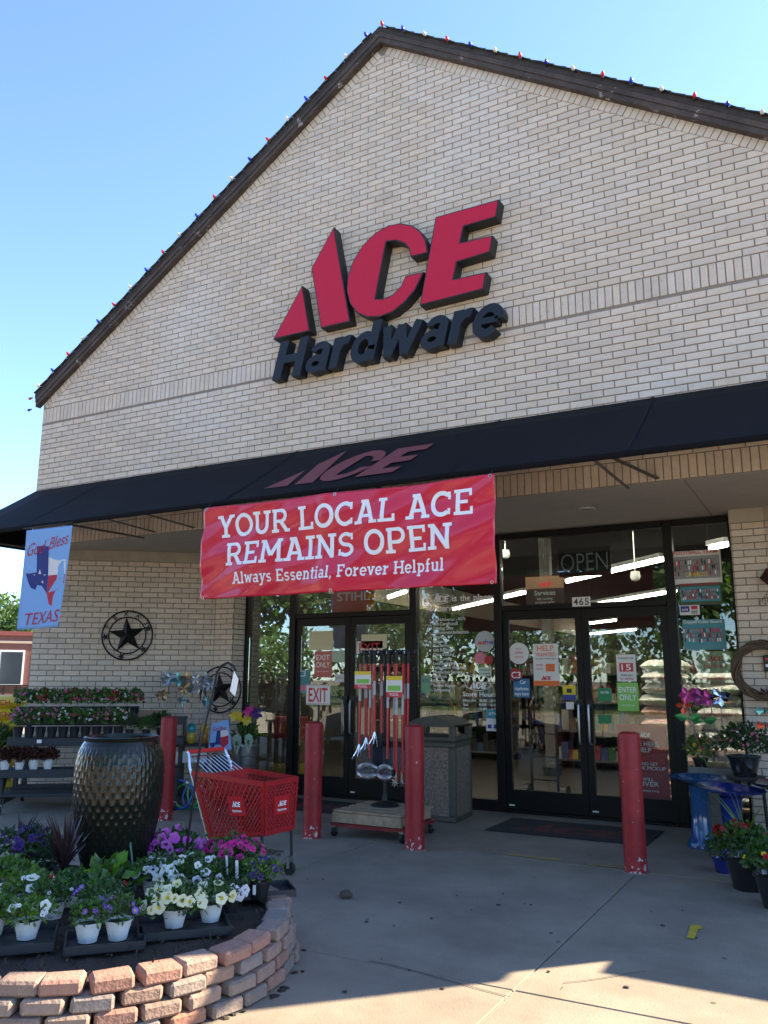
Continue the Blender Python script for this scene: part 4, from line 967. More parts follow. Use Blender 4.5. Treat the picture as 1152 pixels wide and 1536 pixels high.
spec = [(-.21,-.03,.74,'claw','white decal near its grip'),(-.15,.0,.80,'claw','silver fork end beside the label card'),(-.10,-.02,.62,'cage','oval wire cage low on the left'),(-.03,-.05,.86,'claw','thin red shaft at the middle'),(.02,.0,.84,'plain','red shaft behind the middle one'),
        (.10,-.04,.62,'cage','round wire cage low on the right'),(.15,.0,.50,'star','star wheels at its foot, left of three'),(.19,-.03,.50,'star','star wheels at its foot, middle of three'),(.235,.0,.50,'star','star wheels at its foot, right of three'),(.28,.02,.8,'plain','red shaft nearest the bollard')]+[(-.19+.085*q,.05,.78,'plain','%s thin red shaft in the back row' % ordn_[q]) for q in range(6)]
for i, (x, y, zb, kind, lab) in enumerate(spec):
    t = thing('garden_tool', 'red handled garden tool on the rack with '+lab, 'tool', (-3.86+x, y-.02, zb), 0, 'garden tools hanging on the rack')
    tx = rnd.uniform(-.012,.012); top = 1.66-zb
    mb = MB(); mb.tube([(tx,0,top),(0,0,.06)], .0125, 8); mb.build('shaft', TRED, t, world=False, smooth=True)
    MB().tube([(tx,0,top),(tx*.85,0,top-.11)], .017, 8).build('grip', TG, t, world=False, smooth=True)
    MB().tube([(tx*.6,-.002,top*.66),(tx*.4,-.002,top*.5)], .0128, 8).build('decal', M('decal_grey',(.45,.42,.42),.5), t, world=False)
    h = MB()
    if kind == 'claw':
        for k in (-1,0,1): h.tube([(0,0,.07),(k*.02,-.01,.0),(k*.045,-.03,-.05),(k*.05,-.05,-.075)], .005, 6)
        h.build('claw_head', CHROME, t, world=False)
    elif kind == 'cage':
        wire_cage(h, (-.02,0,-.06), .115 if x < 0 else .085, .075, 17); h.build('wire_cage', M('cage_wire',(.5,.5,.52),.3,1), t, world=False); MB().lathe([(.03,-.02),(.035,0),(.03,.02)], 12).build('hub', TG, t, world=False, loc=(.07 if x < 0 else .05,0,-.06), rot=(0,R(90),0))
    elif kind == 'star':
        h.bar((0,0,.07),(0,0,-.02),.02,.006)
        for a in range(6): aa = a*math.pi/3; h.bar((0,0,-.03),(.035*math.cos(aa),-.012,-.03+.035*math.sin(aa)),.009,.004)
        h.build('star_wheel', CHROME, t, world=False)
    else:
        h.lathe([(.012,.07),(.018,.05),(.018,0),(.008,-.02)], 10); h.build('socket_end', TG, t, world=False)
for px0, px1, lab in (((533,1007),(557,1033),'yellow, white and red product card tied to the left garden tools'),((580,1014),(604,1046),'yellow, green and red product card tied to the right garden tools')):
    x0,z0,x1,z1 = prect(px0, px1, -.08)
    poster('product_card', lab, 'card', x0,z0,x1,z1, -.09, PAPER, [('r',0,0,1,.24,1),('r',0,.8,1,1,6),('r',.1,.3,.9,.55,5),('t','TOOL',.5,.06,.12,0,.6)])
# ================================================================== SHOPPING CART
CT = thing('shopping_cart', 'small red plastic shopping cart parked behind the planter', 'shopping cart', (-3.95,-1.9,0))
CR = M('cart_red', (.42,.016,.018), .42, noise=(10,.15))
def cpt(u, v, t):   # u 0 rear..1 front, v 0 near..1 far, t 0 bottom..1 top
    tn = Vector((-4.27,-2.16,.74)).lerp(Vector((-3.655,-2.09,.685)), u); tf = Vector((-4.22,-1.75,.74)).lerp(Vector((-3.645,-1.70,.685)), u)
    bn = Vector((-4.10,-2.11,.265)).lerp(Vector((-3.69,-2.03,.325)), u); bf = Vector((-4.07,-1.78,.265)).lerp(Vector((-3.67,-1.70,.325)), u)
    return bn.lerp(bf, v).lerp(tn.lerp(tf, v), t)
def panel_lattice(f, nu, nv, name, thick=.011):
    """crossing diagonal bars on the surface f(s,t) -> Vector, with a rim"""
    mb = MB(); step = .105
    def seg(a, b):
        # clip to unit square
        t0, t1 = 0, 1; d = (b[0]-a[0], b[1]-a[1])
        for k in (0,1):
            if abs(d[k]) < 1e-9: continue
            ta, tb = (0.03-a[k])/d[k], (.97-a[k])/d[k]
            if ta > tb: ta, tb = tb, ta
            t0, t1 = max(t0,ta), min(t1,tb)
        if t1-t0 > .02: mb.bar(f(a[0]+d[0]*t0, a[1]+d[1]*t0), f(a[0]+d[0]*t1, a[1]+d[1]*t1), thick, thick*.8)
    k = -1.5
    while k < 2.5:
        seg((k,0),(k+nu,1)); seg((k,1),(k+nu,0)); k += step*nv
    for a, b in (((0,.03),(1,.03)),((0,.97),(1,.97))): mb.bar(f(*a), f(*b), .03 if a[1] > .5 else .02, .035 if a[1] > .5 else .02)
    for a in ((0.02,0),(.98,0)): mb.bar(f(a[0],0), f(a[0],1), .024, .024)
    return mb.build(name, CR, CT)
S1 = panel_lattice(lambda s,t: cpt(s,0,t), .55, .62, 'basket_side'); S2 = panel_lattice(lambda s,t: cpt(s,1,t), .55, .62, 'basket_side'); S3 = panel_lattice(lambda s,t: cpt(1,s,t), .9, 1.0, 'basket_front')
S4 = panel_lattice(lambda s,t: cpt(s,t,0), .6, .8, 'basket_floor')
def plate(f, s0, s1, t0, t1, N, par):
    q = [f(s0,t0), f(s1,t0), f(s1,t1), f(s0,t1)]; q[2] = q[1]+q[3]-q[0]; N = (q[1]-q[0]).cross(q[3]-q[0]).normalized()
    mb = MB(); mb.prism([v+N*.016 for v in q], -N*.008); mb.build('badge', M('badge_red',(.55,.018,.022),.4), par)
    U = (q[1]-q[0]); V_ = (q[3]-q[0]); L = U.length; m2 = MB(); O = q[0]+N*.0178
    small_logo(m2, O+U*.22+V_*.46, U.normalized(), V_.normalized(), L*.56, ht=V_.length*.32); write(m2, 'Hardware', O+U*.2+V_*.2, U.normalized(), V_.normalized(), V_.length*.13, L*.58, .03); m2.build('badge_print', INK, par)
plate(lambda s,t: cpt(s,0,t), .46, .72, .36, .68, (.05,-1,.06), S1); plate(lambda s,t: cpt(1,s,t), .26, .76, .34, .70, (1,.03,.06), S3)
hn, hf = PZ(281,1128,.865), PZ(336,1123,.865)
MB().tube([hn.lerp(hf,.02), hn.lerp(hf,.98)], .016, 10).build('handle', M('handle_red',(.6,.03,.025),.4), CT, smooth=True)
for v, h in ((0,hn),(1,hf)):
    a = cpt(0,v,1); b = cpt(0,v,0); nm = MB()
    nm.tube([h, h+Vector((.02,0,-.02)), a+Vector((-.02,0,.02)), b+Vector((-.02,0,-.02)), Vector((b.x+.05,b.y,.16)), Vector((-3.72,b.y,.14))], .011, 8); nm.build('frame_tube', CHROME, CT, smooth=True)
    lg = MB(); lg.tube([cpt(.96,v,0), Vector((cpt(.96,v,0).x+.01,cpt(.96,v,0).y,.13))], .012, 8); lg.build('front_leg', M('leg_dark',(.05,.05,.055),.4,.6), CT, smooth=True)
mb = MB()
for i in range(9):
    f = i/8; a = hn.lerp(hf, .08+.84*f)+Vector((.015,0,-.035)); b = cpt(0,.08+.84*f,1)+Vector((.14,0,-.02)); mb.tube([a,b], .0035, 5)
mb.tube([hn+Vector((.015,0,-.035)), hf+Vector((.015,0,-.035))], .005, 5); mb.build('child_seat_wires', CHROME, CT)['kind'] = 'stuff'
mb = MB(); q = [cpt(.02,.06,.62),cpt(.02,.94,.62),cpt(.02,.94,.98),cpt(.02,.06,.98)]; mb.prism([v+Vector((.13,0,0)) for v in q], (.01,0,0)); mb.build('seat_back', CR, CT)
for x, y in ((-4.08,-2.08),(-4.06,-1.80),(-3.70,-2.05),(-3.68,-1.72)):
    put(whm, 'wheel', CT, True, (x,y,.046), (R(90),0,0)); MB().box((x-.012,y-.024,.046),(x+.012,y+.024,.13)).build('wheel_fork', GALV, CT)
mb = MB(); mb.box((-4.0,-2.02,.155),(-3.72,-1.74,.165)); mb.build('lower_tray', GALV, CT)
# ================================================================== VEGETATION HELPERS
def leafm(name, c, c2=None, rand=.35, trans=.25): return M(name, c, .55, noise=(8,.35), rand=rand, trans=trans, spec=.3)
G1 = leafm('leaf_bright', (.12,.23,.045)); G2 = leafm('leaf_mid', (.075,.155,.038)); G3 = leafm('leaf_dark', (.04,.09,.03)); G4 = leafm('leaf_grey', (.10,.14,.075)); BRN = leafm('leaf_bronze', (.075,.025,.015)); PUR = leafm('leaf_purple', (.035,.015,.025))
SOIL = M('soil', (.035,.024,.016), .95, bump=(60,.8))
def leaf(mb, p, d, n, L, W_, mi=0):
    """pointed folded leaf from p along d"""
    s = d.cross(n).normalized(); n = s.cross(d).normalized(); m = p+d*L*.5
    mb.add([p, m+s*W_/2+n*L*.06, p+d*L-n*L*.10, m-s*W_/2+n*L*.06, m-n*L*.03], [(0,4,1),(1,4,2),(2,4,3),(3,4,0)], mi)
def rdir(r):
    while True:
        v = Vector((r.uniform(-1,1),r.uniform(-1,1),r.uniform(-1,1)))
        if .05 < v.length < 1: return v.normalized()
def clump(mb, r, c, rx, ry, rz, n, L, W_, mi=0, low=-.35, shell=.55):
    c = Vector(c)
    for i in range(n):
        v = rdir(r)
        if v.z < low: v.z = -v.z
        k = shell+(1-shell)*r.random()**.7; k *= 1+.12*math.sin(v.x*5+v.y*7)
        p = c+Vector((v.x*rx,v.y*ry,v.z*rz))*k
        d = (v*.7+rdir(r)*.8+Vector((0,0,.25))).normalized(); q = r.uniform(.7,1.25); leaf(mb, p, d, (v+rdir(r)*.6).normalized() if abs(v.dot(d)) < .97 else rdir(r), L*q, W_*q, mi)
def flower_mesh(name, r, mats, lobes=5, cup=.35):
    mb = MB(); n = lobes*4
    rings = [(.10,-.55),(.30,-.12),(.72,.02),(1.0,cup*.12)]
    for k, (q, z) in enumerate(rings):
        for i in range(n):
            a = 2*math.pi*i/n; m = 1-(.16 if k == 3 else .05 if k == 2 else 0)*(.5-.5*math.cos(a*lobes)); mb.v.append((r*q*m*math.cos(a), r*q*m*math.sin(a), r*(z-(.10*(.5-.5*math.cos(a*lobes)) if k == 3 else 0))))
    for k in range(3):
        for i in range(n): mb.f.append((k*n+i,k*n+(i+1)%n,(k+1)*n+(i+1)%n,(k+1)*n+i)); mb.mi.append(1 if k == 0 else 0)
    mb.f.append(tuple(range(n))[::-1]); mb.mi.append(1)
    return mb.mesh(name, mats, True)
def pet(name, c, throat=None): return [M('petal_'+name, c, .6, trans=.25, rand=.12), M('throat_'+name, throat or tuple(x*.5 for x in c), .6)]
FL = {'white': flower_mesh('flower', .033, pet('white',(.80,.80,.72),(.55,.55,.15))), 'cream': flower_mesh('flower', .036, pet('cream',(.80,.76,.48),(.6,.5,.05))), 'magenta': flower_mesh('flower', .031, pet('magenta',(.62,.02,.22),(.3,.01,.1))), 'pink': flower_mesh('flower', .036, pet('pink',(.60,.11,.48),(.35,.03,.25))),
      'violet': flower_mesh('flower', .017, pet('violet',(.25,.10,.50),(.6,.5,.1))), 'purple': flower_mesh('flower', .026, pet('purple',(.06,.015,.16))), 'red': flower_mesh('flower', .018, pet('red',(.45,.015,.02))), 'rose': flower_mesh('flower', .016, pet('rose',(.55,.14,.26))), 'snow': flower_mesh('flower', .014, pet('snow',(.75,.72,.68))), 'geranium': flower_mesh('flower', .02, pet('geranium',(.42,.008,.012))), 'yellow': flower_mesh('flower', .02, pet('yellow',(.75,.55,.04))), 'veined': flower_mesh('flower', .034, pet('veined',(.72,.70,.72),(.12,.02,.12)))}
def blooms(par, r, kind, n, c, rx, ry, rz, face=None, low=.05, local=True, clusters=None):
    for i in range(n):
        v = rdir(r); v.z = abs(v.z) if v.z < low else v.z
        tocam = Vector((CAM.x-c[0]-WM[par].translation.x, CAM.y-c[1]-WM[par].translation.y, 0)).normalized()
        if v.dot(tocam) < -.35: v = v-2*v.dot(tocam)*tocam
        p = Vector(c)+Vector((v.x*rx,v.y*ry,v.z*rz))*1.04
        d = (v+rdir(r)*.5+tocam*.5+Vector((0,0,.25))).normalized()
        o = put(FL[kind], 'flower', par, False, p); o.rotation_euler = (d.to_track_quat('Z','Y')).to_euler(); s_ = r.uniform(.68,1.0); o.scale = (s_*r.uniform(.8,1.1),s_*r.uniform(.8,1.1),s_*r.uniform(.5,1.7))
PZ_ = .235
WPOT = M('white_pot', (.68,.68,.66), .45, noise=(12,.1))
def pot(par, r, h, mat, c=(0,0,0), scallop=0, name='pot', n=28):
    mb = MB(); mb.lathe([(r*.68,0),(r*.78,h*.35),(r*.97,h*.9),(r*1.04,h*.92),(r*1.05,h),(r*.95,h),(r*.9,h*.85),(0,h*.84)], n, c, wob=(lambda t,i: 1+.03*math.sin(6*t)*(i < 2)))
    o = mb.build(name, mat, par, world=False, smooth=True)
    MB().lathe([(r*.9,h*.86),(0,h*.88)], 16, c).build('soil', SOIL, par, world=False); return o
def plant(name, label, cat, loc, seed, fol, potr=.075, poth=.11, potm=WPOT, rx=.13, rz=.10, n=260, L=.035, W_=.016, fl=(), group=None, low=-.35, leafmats=None, cz=None, npots=1, dxy=(0,0)):
    r = random.Random(seed); t = thing(name, label, cat, loc, 0, group)
    if loc[2] == PZ_ and rx > .07: rx *= 1.1; rz *= .78
    for k in range(npots): pot(t, potr, poth, potm, (dxy[0]*(k-(npots-1)/2), dxy[1]*(k-(npots-1)/2), 0))
    z = poth+(rz*.35 if cz is None else cz); mb = MB()
    ex, ey = abs(dxy[0])*(npots-1)/2, abs(dxy[1])*(npots-1)/2
    clump(mb, r, (0,0,z), rx+ex, rx+ey, rz, int(n*1.25)*npots, L, W_, 0, low); clump(mb, r, (0,0,z), (rx+ex)*.6, (rx+ey)*.6, rz*.6, n*npots//3, L, W_, 0, low, .2)
    mb.build('foliage', fol, t, world=False)
    for kind, m in fl: blooms(t, r, kind, m, (0,0,z), rx+ex, rx+ey, rz)
    return t
def tag(par, p, h=.10, lean=.1, m=INK):
    MB().box((-.009,-.001,0),(.009,.001,h), bev=.0008).build('plant_label', m, par, world=False, loc=p, rot=(lean,0,rnd.uniform(-.3,.3)))
# ================================================================== PLANTER BED
PC, PR = Vector((-3.46,-3.77,0)), 1.04
PW = thing('planter_wall', 'curved low retaining wall of tumbled red and grey paver blocks round the flower bed', 'planter', PC)
PVM = [M('paver_%d' % i, tuple(q*.66+k_*.22 for q, k_ in zip(c,(.42,.28,.23))), .9, noise=(14,.3), bump=(60,.7), rand=.12) for i, c in enumerate(((.40,.19,.13),(.27,.235,.20),(.33,.22,.165),(.44,.20,.13),(.25,.23,.21),(.34,.255,.20)))]
pv = []
for i in range(6):
    r = random.Random(i); m = MB(); hw_, hd, hh = .082, .062, .0295
    m.box((-hw_,-hd,-hh),(hw_,hd,hh), bev=.011); m.v = [(x*r.uniform(.97,1.03),y*r.uniform(.97,1.03),z*r.uniform(.97,1.03)) for x,y,z in m.v]; pv.append(m.mesh('block', PVM[i], False))
r = random.Random(8)
for k in range(4):
    rad = PR-.062-.012*k; n = int(2*math.pi*rad/.176)
    for i in range(n):
        a = 2*math.pi*(i+(k%2)*.5)/n+r.uniform(-.012,.012); rr = rad+r.uniform(-.012,.012)
        top = k == 3
        put(pv[r.choice((0,1,2,3,4,5) if top else (0,1,2,2,4,5))], 'block', PW, True, (PC.x+rr*math.cos(a), PC.y+rr*math.sin(a), .031+.0605*k+r.uniform(-.001,.001)), (r.uniform(-.02,.02), r.uniform(-.02,.02), a-math.pi/2+r.uniform(-.06,.06)))
mb = MB(); n = 40; vs = [(PC.x,PC.y,.215)]; 
for q, z in ((.35,.21),(.7,.205),(.96-.06,.185)):
    for i in range(n): a = 2*math.pi*i/n; vs.append((PC.x+PR*q*math.cos(a), PC.y+PR*q*math.sin(a), z+rnd.uniform(-.012,.012)))
fs = [(0,1+i,1+(i+1)%n) for i in range(n)]+[(1+k*n+i,1+(k+1)*n+i,1+(k+1)*n+(i+1)%n,1+k*n+(i+1)%n) for k in (0,1) for i in range(n)]
mb.add(vs, fs); mb.lathe([(PR*.9,0),(PR*.9,.19)], 40, PC); struct(mb.build('bed_soil', SOIL))
mu = MB(); r = random.Random(12)
for i in range(900):
    a, q = r.uniform(0,6.283), PR*.88*math.sqrt(r.random()); p = Vector((PC.x+q*math.cos(a), PC.y+q*math.sin(a), .225)); leaf(mu, p, rdir(r), Vector((0,0,1)), r.uniform(.02,.05), r.uniform(.006,.014))
o = mu.build('bark_mulch', M('mulch',(.06,.038,.024),.95,rand=.4)); props(o, 'dark bark mulch strewn over the planter bed soil', 'mulch', kind='stuff')
sw = MB()
for i in range(60):
    a = r.uniform(-2.4,.7); p = PC+Vector((math.cos(a),math.sin(a),0))*(PR+r.uniform(.0,.07)); sw.lathe([(r.uniform(.008,.03),0),(.01,.006),(0,.008)], 6, (p.x,p.y,.001), sx=r.uniform(.6,1.6))
o = sw.build('dirt_spill', SOIL); props(o, 'dirt and grit gathered along the foot of the planter wall', 'dirt', kind='stuff')
for i, (a, z) in enumerate(((-1.25,.03),(-1.02,.02),(-1.75,.06),(-.8,.05),(-1.5,.13),(-2.0,.02))):
    t = thing('weed', 'tiny weed in the planter wall joints, '+('below the cream petunias','at the foot under the cream petunias','below the purple flowered pots','near the right bend','half way up under the two white pots','at the lower left')[i], 'weed', PC+Vector((math.cos(a),math.sin(a),0))*(PR+.012)+Vector((0,0,z))); m = MB(); clump(m, r, (0,0,.0), .022,.022,.02, 9, .025, .016); m.build('leaves', G1, t, world=False)
# urn
U = thing('urn', 'tall dark glazed urn with dimpled teardrop texture standing in the flower bed', 'urn', (-3.93,-3.20,.2))
URN = M('urn_glaze', (.008,.010,.008), .2, noise=(3.5,.5), col2=(.018,.017,.009), spec=.4)
prof = [(.155,0),(.165,.02),(.185,.1),(.215,.22),(.243,.36),(.262,.50),(.266,.60),(.262,.70),(.250,.77),(.232,.815),(.217,.835),(.222,.85),(.226,.858),(.215,.864),(.20,.85),(.198,.80)]
import bisect
def prof_r(z):
    for (r0_,z0_),(r1_,z1_) in zip(prof, prof[1:]):
        if z0_ <= z <= z1_ and z1_ > z0_: return r0_+(r1_-r0_)*(z-z0_)/(z1_-z0_)
    return .2
mb = MB(); nz_, na = 170, 360; vs = []
for j in range(nz_+1):
    z = .835*j/nz_; rr = prof_r(z)
    for i in range(na):
        a = 2*math.pi*i/na; cell = a/(2*math.pi)*60; row = z/.075+(int(cell)%2)*.5
        fu, fv = (cell%1)-.5, (row%1)
        d = max(0, 1-(abs(fu)/.46)**2)*max(0, math.sin(math.pi*fv**.8))
        fade = min(1, z/.06)*min(1, max(0,(.83-z)/.05)); q = rr-.0045*d*fade; vs.append((q*math.cos(a), q*math.sin(a), z))
mb.add(vs, [(j*na+i, j*na+(i+1)%na, (j+1)*na+(i+1)%na, (j+1)*na+i) for j in range(nz_) for i in range(na)])
o = mb.build('body', URN, U, world=False); o.data.polygons.foreach_set('use_smooth', [True]*len(o.data.polygons))
MB().lathe(prof[9:], 64).build('rim', URN, U, world=False, smooth=True); MB().lathe([(.2,.80),(0,.80)], 32).build('inner_floor', BLACK, U, world=False)
# price sign
p = PZ(203,1335,.22); t = thing('price_sign', 'pink price card on a green stake in front of the urn', 'sign', p)
q0 = PY(190,1215,p.y); MB().tube([(0,0,0),(q0.x-p.x,0,q0.z-p.z)], .006, 6).build('stake', M('stake_green',(.10,.22,.16),.5), t, world=False)
mb = MB(); cx, cz = PY(183.5,1233,p.y).x-p.x, PY(183.5,1233,p.y).z-p.z; mb.box((cx-.032,-.012,cz-.06),(cx+.032,-.009,cz+.06)); mb.build('card', M('pink_card',(.65,.30,.38),.6), t, world=False)
mb = MB(); write(mb,'SALE',(cx,-.0125,cz+.02),XV,ZV,.025,.045,.02,align='c'); mb.build('printed_word', INK, t, world=False); mb = MB(); write(mb,'$49',(cx,-.0125,cz-.035),XV,ZV,.035,.045,.02,align='c'); mb.build('print', INK, t, world=False)
def at(x, y, z=.215): p = PZ(x, y, z); return p
def tray(name, lab, p, w_, d_, rz):
    t = thing('nursery_tray', lab, 'tray', (p.x,p.y,.225), rz); m = MB(); m.box((-w_/2,-d_/2,0),(w_/2,d_/2,.006)); 
    for a, b in (((-w_/2,-d_/2),(w_/2,-d_/2)),((w_/2,-d_/2),(w_/2,d_/2)),((w_/2,d_/2),(-w_/2,d_/2)),((-w_/2,d_/2),(-w_/2,-d_/2))): m.bar((*a,.02),(*b,.02),.008,.035)
    m.build('tray_body', M('tray_black',(.018,.02,.024),.45), t, world=False); return t
CA = math.atan2(CAM.y-PC.y, CAM.x-PC.x)+math.pi/2      # across the view
ux_ = Vector((math.cos(CA),math.sin(CA),0)); uy_ = Vector((-math.sin(CA),math.cos(CA),0))
p = at(157,1428); tray('a','black tray under the two white pots of violet flowers', p+uy_*.08, .34, .26, CA)
def onbed(p): return (p.x, p.y, PZ_)
d = .085
plant('potted_calibrachoa', 'white pot of small violet flowers, left of a pair at the front', 'potted plant', onbed(at(130,1424)+uy_*.05), 1, G2, .062, .085, rx=.085, rz=.085, n=330, L=.024, W_=.010, fl=(('violet',3),), group='white pots in the planter')
plant('potted_calibrachoa', 'white pot of small violet flowers, right of a pair at the front', 'potted plant', onbed(at(176,1420)+uy_*.05), 2, G2, .062, .085, rx=.09, rz=.09, n=360, L=.024, W_=.010, fl=(('violet',11),), group='white pots in the planter')
plant('potted_calibrachoa', 'leafy green plant behind the violet flowered pots', 'potted plant', onbed(at(150,1395)+uy_*.10), 3, G2, .062, .085, rx=.12, rz=.10, n=420, L=.026, W_=.011, fl=(('violet',4),('red',2)))
t = plant('potted_primrose', 'broad leaved plant with a red flower before the urn', 'potted plant', onbed(at(165,1360)+uy_*.05), 4, G1, .06, .085, rx=.11, rz=.09, n=60, L=.075, W_=.045, fl=(('geranium',2),))
p = at(30,1428); tray('b','black tray under the white pots at the left edge', p+uy_*.10-ux_*.06, .40, .34, CA)
plant('potted_petunia', 'white pot of pale flowers second from the left edge', 'potted plant', onbed(at(38,1418)+uy_*.04), 5, G1, .062, .08, rx=.105, rz=.085, n=330, L=.028, W_=.013, fl=(('snow',5),('white',2)), group='white pots in the planter')
plant('potted_petunia', 'white pot at the very left edge of the planter', 'potted plant', onbed(at(-14,1412)+uy_*.03), 6, G1, .062, .08, rx=.09, rz=.08, n=300, L=.028, W_=.013, fl=(('snow',4),), group='white pots in the planter')
plant('potted_petunia', 'pale flowered leafy plant behind the left white pots', 'potted plant', onbed(at(40,1378)+uy_*.06), 7, G1, .062, .08, rx=.13, rz=.11, n=420, L=.03, W_=.013, fl=(('white',4),('red',1),('snow',4)))
plant('potted_petunia', 'white pot of trailing greens angled beside the left tray', 'potted plant', onbed(at(78,1385)+uy_*.02), 8, G2, .062, .08, rx=.12, rz=.09, n=400, L=.028, W_=.012, fl=(('snow',2),), group='white pots in the planter')
plant('potted_petunia', 'low leafy plant between the left pots and the dark spiky plant', 'potted plant', onbed(at(105,1368)+uy_*.05), 9, G2, .062, .08, rx=.12, rz=.09, n=380, L=.028, W_=.012)
plant('potted_petunia', 'lime leaved plant at the far left of the bed', 'potted plant', onbed(at(5,1365)+uy_*.1), 10, G1, .06, .08, rx=.12, rz=.13, n=260, L=.045, W_=.024, fl=(('white',4),))
p = at(275,1402); tray('c','black tray under the cream petunias', p+uy_*.05, .42, .30, CA)
plant('potted_petunia', 'cream petunias with yellow throats spilling at the front of the bed', 'potted plant', onbed(at(262,1402)+uy_*.06), 11, G2, .062, .085, rx=.135, rz=.12, n=330, L=.035, W_=.017, fl=(('cream',22),), cz=.02)
plant('potted_petunia', 'white pot of cream petunias at the right of the front tray', 'potted plant', onbed(at(316,1390)+uy_*.03), 12, G2, .062, .085, rx=.10, rz=.09, n=300, L=.032, W_=.010, fl=(('cream',4),), group='white pots in the planter')
plant('potted_petunia', 'white petunias massed behind the cream ones', 'potted plant', onbed(at(285,1362)+uy_*.1), 13, G2, .062, .085, rx=.17, rz=.13, n=420, L=.035, W_=.017, fl=(('white',20),('veined',6)))
plant('potted_petunia', 'white petunias with dark veins trailing over the tray edge', 'potted plant', onbed(at(345,1375)+uy_*.02), 14, G3, .055, .07, BLACK, rx=.08, rz=.075, n=200, L=.03, W_=.012, fl=(('veined',8),))
plant('potted_petunia', 'white petunias beside the foot of the urn', 'potted plant', onbed(at(228,1350)+uy_*.02), 15, G2, .06, .085, rx=.10, rz=.10, n=260, L=.034, W_=.016, fl=(('veined',5),('white',4),('geranium',1)))
plant('potted_petunia', 'bright pink petunias standing behind the urn', 'potted plant', onbed(at(262,1325)+uy_*.12), 16, G2, .07, .11, rx=.16, rz=.15, n=420, L=.036, W_=.018, fl=(('pink',30),))
plant('potted_petunia', 'magenta petunias below the shopping cart', 'potted plant', onbed(at(350,1335)+uy_*.06), 17, G2, .07, .10, BLACK, rx=.17, rz=.15, n=460, L=.036, W_=.018, fl=(('magenta',30),))
plant('potted_petunia', 'white flowered plant with red blooms under the black hook', 'potted plant', onbed(at(290,1340)+uy_*.04), 18, G3, .06, .09, BLACK, rx=.13, rz=.10, n=380, L=.03, W_=.014, fl=(('snow',6),('red',4)))
p = at(385,1345); tray('d','black tray at the right end of the bed', p+uy_*.02, .40, .24, CA)
t = plant('potted_calibrachoa', 'black pot of dark purple flowers at the right end of the bed', 'potted plant', onbed(at(388,1352)), 19, G1, .065, .09, BLACK, rx=.11, rz=.11, n=330, L=.03, W_=.013, fl=(('purple',10),)); tag(t, (.02,-.07,.03), .05, 0)
t = plant('potted_fern', 'feathery dark green plant with white labels right of the petunias', 'potted plant', onbed(at(345,1355)+uy_*.05), 20, G3, .06, .085, BLACK, rx=.12, rz=.10, n=520, L=.028, W_=.005); tag(t, (.03,-.06,.13), .10); tag(t, (.09,-.05,.11), .10)
plant('potted_petunia', 'mass of dark purple petunias at the left behind the spiky plant', 'potted plant', onbed(at(28,1335)+uy_*.22), 21, G3, .07, .12, BLACK, rx=.17, rz=.16, n=360, L=.036, W_=.018, fl=(('purple',46),))
plant('potted_petunia', 'dark green leafy plant beside the purple petunias', 'potted plant', onbed(at(62,1335)+uy_*.1), 22, G3, .07, .1, BLACK, rx=.13, rz=.12, n=360, L=.034, W_=.016)
# spiky cordyline
def spiky(lab, p, h, n, seed):
    r = random.Random(seed); t = thing('spiky_plant', lab, 'plant', p); pot(t, .09, .12, BLACK); m = MB()
    for i in range(n):
        a = r.uniform(0,6.283); sp = r.uniform(.05,.75); L = h*r.uniform(.6,1.05); d = Vector((math.cos(a)*sp,math.sin(a)*sp,1)).normalized(); s_ = d.cross(Vector((0,0,1))).normalized() if sp > .02 else Vector((1,0,0)); P = []
        for k in range(6):
            f = k/5; c = Vector((0,0,.11))+d*(L*f)+Vector((math.cos(a)*sp,math.sin(a)*sp,-.6*sp))*(f*f*L*.35); w_ = .011*(1-f**1.6)+.001; P += [c-s_*w_, c+s_*w_]
        m.add(P, [(2*k,2*k+1,2*k+3,2*k+2) for k in range(5)])
    m.build('blades', M('cordyline',(.045,.02,.022),.45,rand=.35,spec=.5), t, world=False)
spiky('dark red spiky plant with sword leaves left of the urn', onbed(at(92,1345)+uy_*.04), .36, 46, 3)
spiky('small dark spiky plant at the far left behind the bed', onbed(at(20,1320)+uy_*.3), .26, 18, 5)
# shepherd hook
p = at(272,1335,.2); t = thing('shepherd_hook', 'tall black iron plant hook standing in the bed with a white tag', 'hook', p)
tp = PY(338,1010,p.y+.05); tt = PY(318,1010,p.y+.05); v0 = Vector((0,0,0)); k1 = PY(300,1120,p.y+.02)-p; k2 = PY(322,1025,p.y+.03)-p
h3 = [PY(a,b,p.y+.03)-p for a,b in ((325,1008),(333,998),(342,994),(350,999),(353,1006))]
MB().tube([v0,k1,k2]+h3, .0075, 8).build('rod', IRON, t, world=False, smooth=True)
a = h3[-1]; MB().prism([a+Vector((-.005,-.006,.0)),a+Vector((.03,-.006,-.05)),a+Vector((.01,-.006,-.15)),a+Vector((-.03,-.006,-.12))], (0,.002,0)).build('paper_tag', INK, t, world=False)
# ================================================================== PLANT SHELF (parallel to the angled wall)
NW = Vector((tw.y,-tw.x,0))                      # out of the wall
def sw_(s, d, z=0): return AW+tw*s+NW*d+Vector((0,0,z))
SA = math.atan2(tw.y, tw.x)
SHF = thing('plant_shelf', 'black tiered plant bench on casters against the angled brick wall', 'shelf', sw_(1.1,1.2), SA)
SHM = M('black_bench', (.022,.024,.028), .6, noise=(8,.3)); GREYW = M('grey_upright', (.16,.16,.15), .8)
